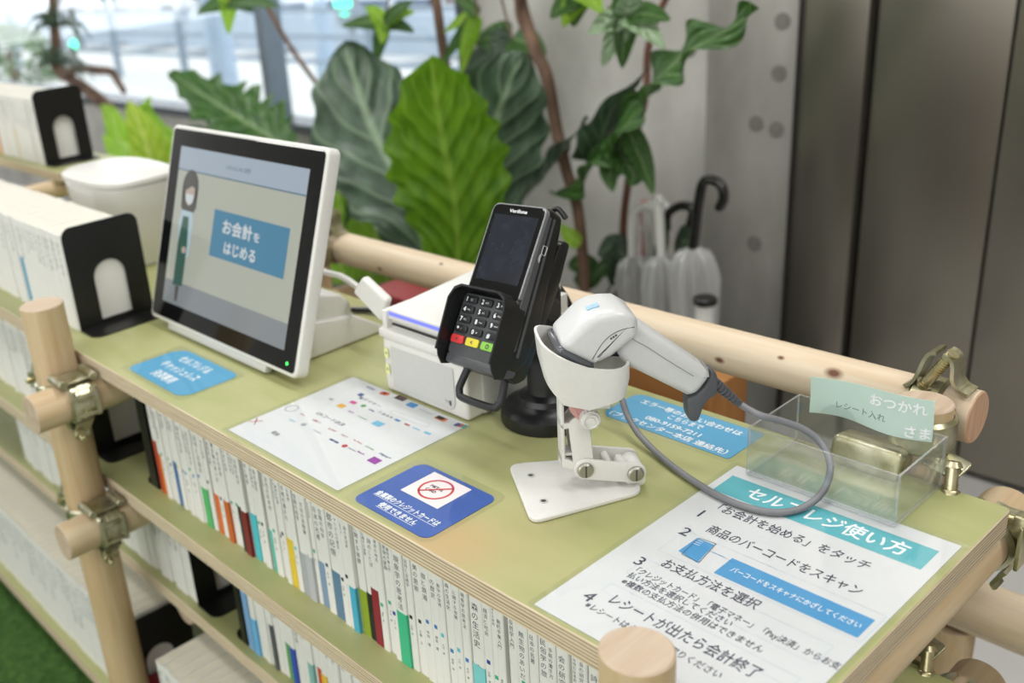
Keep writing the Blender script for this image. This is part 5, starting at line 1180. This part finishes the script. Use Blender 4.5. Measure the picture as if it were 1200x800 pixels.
tb = empty('tool_case', (-.83, .36, FZ)); tag(tb, 'black case with a red lid standing on the floor behind the log rail', 'case')
b = MB(); b.lo_hi((-1.05, .30, FZ), (-.60, .42, -.135), bev=.01); b.build('body', BPL, tb); b = MB(); b.lo_hi((-.97, .31, -.135), (-.80, .40, -.105), bev=.006); b.build('lid', mat('dark_red_plastic', '#8c2a2a', .5), tb)
# ---------------------------------------------------------------- room
WY = 1.52
CONC = mat('board_marked_concrete', '#d2d0cb', .75, 0, .12, 3.2, .3, (1, 1, .6), col2='#94928c', detail=9)
CONC2 = mat('darker_column_concrete', '#a19f99', .75, 0, .12, 5, .3, (1, 1, .4), col2='#76746e', detail=9)  # column concrete in a darker tone than the bay
FLOORM = mat('grey_screed_floor', '#c6c5c1', .45, 0, .06, 3, .05, col2='#b2b0ac')
def struct(name, b, m, **k): o = b.build(name, m, **k); o['kind'] = 'structure'; return o
b = MB(); b.lo_hi((-9, -4.2, FZ-.1), (3.2, WY+.3, FZ)); struct('floor', b, FLOORM)
b = MB(); b.lo_hi((-9, -4.2, 2.0), (3.2, WY+.3, 2.1)); struct('ceiling', b, mat('ceiling_paint', '#bdbbb6', .9, 0, .03))
b = MB(); b.lo_hi((-9, -4.3, FZ), (3.2, -4.2, 2.0)); struct('wall_front', b, mat('warm_wall_paint', '#c9c4bc', .9, 0, .05))
b = MB(); b.lo_hi((3.2, -4.2, FZ), (3.3, WY+.3, 2.0)); struct('wall_right', b, mat('warm_wall_paint', '#b5b0a8', .9, 0, .05))
# concrete pier: recessed lighter bay, then the column beside the steel
b = MB(); b.lo_hi((-1.90, WY+.03, FZ), (-1.03, WY+.25, 2.0)); b.lo_hi((-1.03, WY, FZ), (-.775, WY+.25, 2.0), mi=1)
struct('wall_back', b, [CONC, CONC2])
b = MB()
for px, py in ((917, 25), (913, 86), (886, 145), (884, 285), (910, 152), (800, 60)):
    p = A(px, py, WY); yy = WY if p.x > -1.03 else WY+.03; b.cyl((p.x, yy-.0015, p.z), (p.x, yy+.002, p.z), .020, n=24)
struct('trim_1', b, mat('tie_hole_mortar', '#77756e', .9, 0, .12, 60))
SS = mat('brushed_dark_steel', '#9b968c', .32, .88, .04, 30, .04, (1, 1, 60)); SSD = mat('steel_joint', '#2b2925', .5, .4, 0)
b = MB(); b.lo_hi((-.775, WY-.02, FZ), (-.615, WY+.2, 2.0), bev=.003); b.lo_hi((-.600, WY-.004, FZ+.02), (-.3275, WY+.2, 2.0), bev=.002); b.lo_hi((-.3215, WY-.004, FZ+.02), (-.05, WY+.2, 2.0), bev=.002)
b.lo_hi((-.035, WY-.02, FZ), (3.2, WY+.2, 2.0), bev=.003); struct('door_1', b, SS)
b = MB(); b.lo_hi((-.617, WY+.03, FZ), (-.03, WY+.19, 2.0)); b.lo_hi((-.7765, WY-.024, FZ), (-.766, WY-.012, 2.0)); struct('trim_2', b, SSD)
# window wall to the left, low sill wall under it
b = MB(); b.lo_hi((-9, WY+.04, FZ), (-1.90, WY+.2, -.20)); b.lo_hi((-9, WY+.04, 1.24), (-1.90, WY+.2, 2.0)); struct('wall_left', b, CONC)  # upper wall is unseen, brought down low to cut glare on the payment sheet
FR = mat('dark_window_frame', '#4a4f55', .4, .5, .05); FRB = mat('blue_grey_mullion', '#68747f', .5, .3, .05)
b = MB(); b.lo_hi((-1.945, WY+.0, FZ), (-1.90, WY+.2, 2.0)); b.lo_hi((-9, WY+.02, -.20), (-1.945, WY+.16, -.165)); b.lo_hi((-9, WY+.02, 1.20), (-1.945, WY+.16, 1.26))
for x in (-6.9, -8.4): b.lo_hi((x-.025, WY+.04, -.165), (x+.025, WY+.14, 1.22))
struct('window_1', b, FR)
xm = A(320, 70, WY+.08).x
b = MB(); b.lo_hi((xm-.022, WY+.03, -.165), (xm+.022, WY+.13, 1.22)); struct('trim_3', b, FRB)
b = MB(); b.lo_hi((-9, WY+.085, -.165), (-1.945, WY+.095, 1.21)); struct('window_2', b, clear_mat('window_glass', (.96, .98, .98, 1), .04, .02, edge=.3))
b = MB(); b.lo_hi((-9.1, -4.2, FZ), (-9.0, WY+.3, -.1)); struct('wall_left.001', b, CONC)
# turf in front of the unit
TURF = mat('artificial_turf', '#547d35', .9, 0, .25, 60, 1., col2='#355a22')
b = MB(); nx_, ny_ = 60, 30
rnd = random.Random(5); b.lo_hi((-4.5, -2.2, FZ), (1.5, -.16, FZ+.012))
tf = b.build('turf_mat', TURF); tag(tf, 'dark green artificial turf carpet on the floor in front of the shelves', 'turf'); 
b = MB(); rnd = random.Random(8)
for k in range(26000):
    x, y = rnd.uniform(-2.7, -.7), rnd.uniform(-.85, -.17); h_ = rnd.uniform(.012, .022); dx, dy = rnd.uniform(-.008, .008), rnd.uniform(-.008, .008)
    b.add([(x-.0012, y, FZ+.011), (x+.0012, y, FZ+.011), (x+dx, y+dy, FZ+.011+h_)], [(0, 1, 2)])
o = b.build('turf_pile', mat('turf_blades', '#5f8a3c', .8, 0, .3, 300, col2='#3f6a28'), smooth=0); tag(o, 'short green blades of the artificial turf carpet', 'turf pile', kind='stuff')
# ---------------------------------------------------------------- the street outside
GR = mat('pale_pavement', '#c9c9c6', .9, 0, .04, .6); ASP = mat('asphalt', '#9fa2a6', .9, 0, .05, 2)
b = MB(); b.lo_hi((-60, WY+.3, FZ-.4), (25, 60, FZ-.3)); struct('ground', b, GR)
b = MB(); b.lo_hi((-60, 9.5, FZ-.3), (25, 17, FZ-.28)); struct('road', b, ASP)
def bld(name, lo, hi, col, label, nf=4, nw=6, gc='#b3c3d2'):
    lo, hi = V(lo), V(hi); o = empty(name, ((lo.x+hi.x)/2, (lo.y+hi.y)/2, lo.z)); tag(o, label, 'building')
    b = MB(); b.lo_hi(lo, hi, bev=.05, seg=1); b.lo_hi((lo.x-.1, lo.y-.15, hi.z-.25), (hi.x+.1, hi.y, hi.z+.05)); b.build('wall', mat('facade_'+name+col[1:], col, .85, 0, .03, .5), o)
    for f in range(nf):
        for k in range(nw):
            w_ = (hi.x-lo.x)/nw; h_ = (hi.z-lo.z)/nf; x0 = lo.x+w_*(k+.2); z0 = lo.z+h_*(f+.25)
            b = MB(); b.lo_hi((x0, lo.y-.04, z0), (x0+w_*.6, lo.y+.05, z0+h_*.55)); wn = b.build('window', mat('outside_glass_'+gc[1:], gc, .2, 0, .1, 1), o)
    return o
bld('shop_building', (-33, 24, FZ-.3), (-22, 30, 9), '#d9dee3', 'pale grey building across the street, seen through the left window')
bld('shop_building', (-21.5, 22, FZ-.3), (-12.5, 28, 8), '#e6e2de', 'cream building with windows across the street, behind the poles', 4, 5)
bld('shop_building', (-12, 21, FZ-.3), (-5, 27, 9), '#e2e6ea', 'whitish panelled building across the street, right part of the window', 5, 6, '#c2cdd8')
def pole(px, y, r, m, label, h=5):
    p = A(px, 80, y); o = empty('street_pole', (p.x, y, FZ-.3)); tag(o, label, 'pole'); b = MB(); b.cyl((p.x, y, FZ-.3), (p.x, y, h), r, r*.8, n=16); b.build('shaft', m, o); b = MB(); b.cyl((p.x, y, FZ-.3), (p.x, y, FZ), r*1.4, n=16); b.build('base', m, o); return o
LBL = mat('light_blue_grey_paint', '#9fb2c6', .5, 0, .04)
pole(262, 4.2, .13, LBL, 'thick pale blue pole outside the window above the screen'); pole(383, 7, .10, LBL, 'thinner pale blue pole right of the window mullion'); pole(195, 12, .12, LBL, 'distant slim pale pole behind the street railing'); pole(28, 11, .16, mat('white_pole', '#dfe3e6', .5), 'white pole at the far left of the window view')
rl = empty('overpass', (-15, 9, FZ-.3)); tag(rl, 'pale blue elevated walkway with railing crossing the upper left window', 'overpass')
p = A(100, 38, 9); b = MB(); b.lo_hi((-34, 8.9, p.z-.45), (-9.5, 9.8, p.z+.35)); b.build('deck', mat('deck_blue_grey', '#aab8c6', .7, 0, .05), rl)
b = MB()
for z in (.55, .75, .95, 1.15): b.lo_hi((-34, 8.9, p.z+z), (-9.5, 8.95, p.z+z+.05))
for k in range(25): b.lo_hi((-34+k*1.0, 8.88, p.z+.3), (-33.93+k*1.0, 8.95, p.z+1.2))
b.build('railing', mat('railing_white', '#d5dde4', .5), rl); b = MB()
for x in (-30, -22, -14, -10): b.lo_hi((x-.25, 9.1, FZ-.3), (x+.25, 9.6, p.z-.45))
b.build('pier', mat('deck_blue_grey', '#aab8c6', .7), rl)
def car(px, py, y, col, label, L_=4.2):
    p = A(px, py, y); o = empty('car', (p.x, y, FZ-.28)); tag(o, label, 'car'); z0 = FZ-.28
    prof = [(-L_/2, .35), (-L_/2, .75), (-L_/2+.3, .95), (-L_/2+1.0, 1.0), (-L_/2+1.6, 1.45), (L_/2-1.1, 1.48), (L_/2-.3, 1.0), (L_/2, .9), (L_/2, .35)]
    b = MB(); b.prism(prof, -.85, .85, frame((p.x, y, z0), (1, 0, 0), (0, 0, 1), (0, -1, 0)), 0, .08, 2); b.build('body', mat('car_paint_'+col[1:], col, .25, .1, 0, coat=.5), o)
    b = MB(); b.prism([(-L_/2+1.15, 1.02), (-L_/2+1.65, 1.38), (L_/2-1.2, 1.40), (L_/2-.6, 1.02)], -.87, .87, frame((p.x, y, z0), (1, 0, 0), (0, 0, 1), (0, -1, 0)), 0, .02, 1); b.build('window', mat('car_glass', '#4f5a66', .1), o)
    for sx_ in (-L_/2+.8, L_/2-.8):
        for sy_ in (-.8, .8): b = MB(); b.cyl((p.x+sx_, y+sy_-.1, z0+.33), (p.x+sx_, y+sy_+.1, z0+.33), .33, n=20, bev=.04); b.build('wheel', BLACKM, o)
car(375, 28, 10.6, '#5f7288', 'grey blue car on the street, right of the window mullion'); car(150, 60, 13.2, '#c6cbd0', 'pale silver car on the street between the poles'); car(490, 75, 13.2, '#8a6a60', 'brownish car near the right end of the window'); car(300, 30, 15.6, '#9a3a34', 'red car on the far lane beside the window mullion'); car(120, 40, 15.6, '#3f4a55', 'dark car on the far lane at the upper left')
b = MB()
for k in range(24): b.lo_hi((-40+k*2.0, 8.1, FZ-.28), (-39.4+k*2.0, 9.3, FZ-.272))
struct('road_marking', b, mat('road_paint', '#8b9096', .8, 0, .05))
b = MB()
for z_ in (.35, .62, .9): b.lo_hi((-40, 6.0, FZ-.3+z_), (12, 6.05, FZ-.3+z_+.05))
for k in range(27): b.lo_hi((-40+k*2, 5.98, FZ-.3), (-39.93+k*2, 6.07, FZ-.3+.95))
o = b.build('street_railing', mat('railing_grey_blue', '#7f8f9e', .5)); tag(o, 'grey blue guard railing along the pavement outside the window', 'railing')
tl = empty('traffic_light', (A(90, 55, 10).x, 8.3, FZ-.3)); tag(tl, 'traffic signal showing green seen through the far left window', 'traffic light')
p = A(90, 55, 8.3); b = MB(); b.lo_hi((p.x-.2, 8.25, p.z-.3), (p.x+.2, 8.4, p.z+.3), bev=.03); b.cyl((p.x, 8.36, FZ-.3), (p.x, 8.36, p.z), .06, n=12); b.build('housing', mat('signal_grey', '#8a949c', .5), tl)
b = MB(); b.lathe([(0, 0), (.17, 0), (.13, .05), (0, .07)], Matrix.Translation((p.x, 8.25, p.z)) @ Matrix.Rotation(math.pi/2, 4, 'X'), n=24); b.build('lamp', mat('green_signal', '#3fe0b0', .4, 0, 0, emit=4), tl)
tl2 = empty('traffic_light', (A(402, 3, 9).x, 7.9, FZ-.3)); tag(tl2, 'traffic signal showing green at the top of the window, above the large leaves', 'traffic light')
p = A(402, 3, 7.9); b = MB(); b.lo_hi((p.x-.2, 7.9, p.z-.3), (p.x+.2, 8.05, p.z+.3), bev=.03); b.cyl((p.x, 8.0, FZ-.3), (p.x, 8.0, p.z), .06, n=12); b.build('housing', mat('signal_grey', '#8a949c', .5), tl2)
b = MB(); b.lathe([(0, 0), (.17, 0), (.13, .05), (0, .07)], Matrix.Translation((p.x, 7.9, p.z)) @ Matrix.Rotation(math.pi/2, 4, 'X'), n=24); b.build('lamp', MATS['green_signal'], tl2)
for px, py, y, r_, lb in ((10, 60, 5, .8, 'rounded green street shrub at the far left of the window view'), (165, 78, 8, .5, 'small dark green street shrub beside the pale poles')):
    p = A(px, py, y); o = empty('street_shrub', (p.x, y, FZ-.3)); tag(o, lb, 'shrub'); rnd = random.Random(px); b = MB()
    for k in range(900):
        a, e_ = rnd.uniform(0, 6.28), rnd.uniform(-1.4, 1.5); rr = r_*rnd.uniform(.7, 1); c_ = V((p.x+rr*math.cos(a)*math.cos(e_), y+rr*math.sin(a)*math.cos(e_), p.z-r_*.3+rr*math.sin(e_)*.8)); d1 = V((rnd.uniform(-1, 1), rnd.uniform(-1, 1), rnd.uniform(-1, 1))).normalized()*.07; d2 = d1.orthogonal().normalized()*.04
        b.add([c_-d1, c_+d2, c_+d1, c_-d2], [(0, 1, 2, 3)])
    b.build('foliage', mat('shrub_leaves', '#7d9a6c', .7, 0, .2, 3, col2='#556f47', transl=.3), o, smooth=0)
    b = MB(); b.cyl((p.x, y, FZ-.3), (p.x, y, p.z), .05, n=10); b.build('stem', BARK, o)
WORLD, LAMP, EXPO = 2.9, 12.5, 0.02
# ---------------------------------------------------------------- camera
cam = bpy.data.cameras.new('camera'); co = bpy.data.objects.new('camera', cam); C.objects.link(co)
cam.sensor_width = 36; cam.lens = CF/1200*36
cam.shift_x = (600-CX)/1200; cam.shift_y = -(400-CY)/1200
co.matrix_world = frame(CPOS, CR, CU, -fwd)
cam.clip_start = .02; cam.clip_end = 200
cam.dof.use_dof = True; cam.dof.focus_distance = .93; cam.dof.aperture_fstop = 4.2
bpy.context.scene.camera = co
sc = bpy.context.scene
sc.view_settings.view_transform = 'Standard'; sc.view_settings.look = 'None'; sc.view_settings.gamma = 1
sc.view_settings.use_curve_mapping = False; sc.view_settings.exposure = EXPO
sc.cycles.max_bounces = 10; sc.cycles.transparent_max_bounces = 24; sc.cycles.caustics_reflective = False; sc.cycles.caustics_refractive = False
sc.cycles.sample_clamp_indirect = 6
# ---------------------------------------------------------------- sky daylight and added lamps
w = bpy.data.worlds.new('sky'); sc.world = w; w.use_nodes = True
bg = w.node_tree.nodes['Background']; bg.inputs[0].default_value = (.93, .96, 1, 1); bg.inputs[1].default_value = WORLD
def area(name, loc, size, power, rot=(0, 0, 0), col=(1, 1, 1)):
    l = bpy.data.lights.new(name, 'AREA'); l.shape = 'RECTANGLE'; l.size, l.size_y = size; l.energy = power; l.color = col
    o = bpy.data.objects.new(name, l); C.objects.link(o); o.location = loc; o.rotation_euler = rot; return o
for x in (-2.6, -.6, 1.3):
    for y in (-2.4, -.9, .45):
        area('ceiling_fill_light', (x, y, 1.94), (1.2, .3), LAMP*(1.7 if y > 0 else .9), (0, 0, 0), (1, .985, .965))  # unseen lamps added to light the room, rear row stronger to lift the back

# unseen fill panel added behind the camera to brighten spines and board edges
FRONT = 85
area('front_fill_panel', (.2, -4.15, .75), (5.0, 2.0), FRONT, (R(90), 0, 0), (.97, .985, 1))
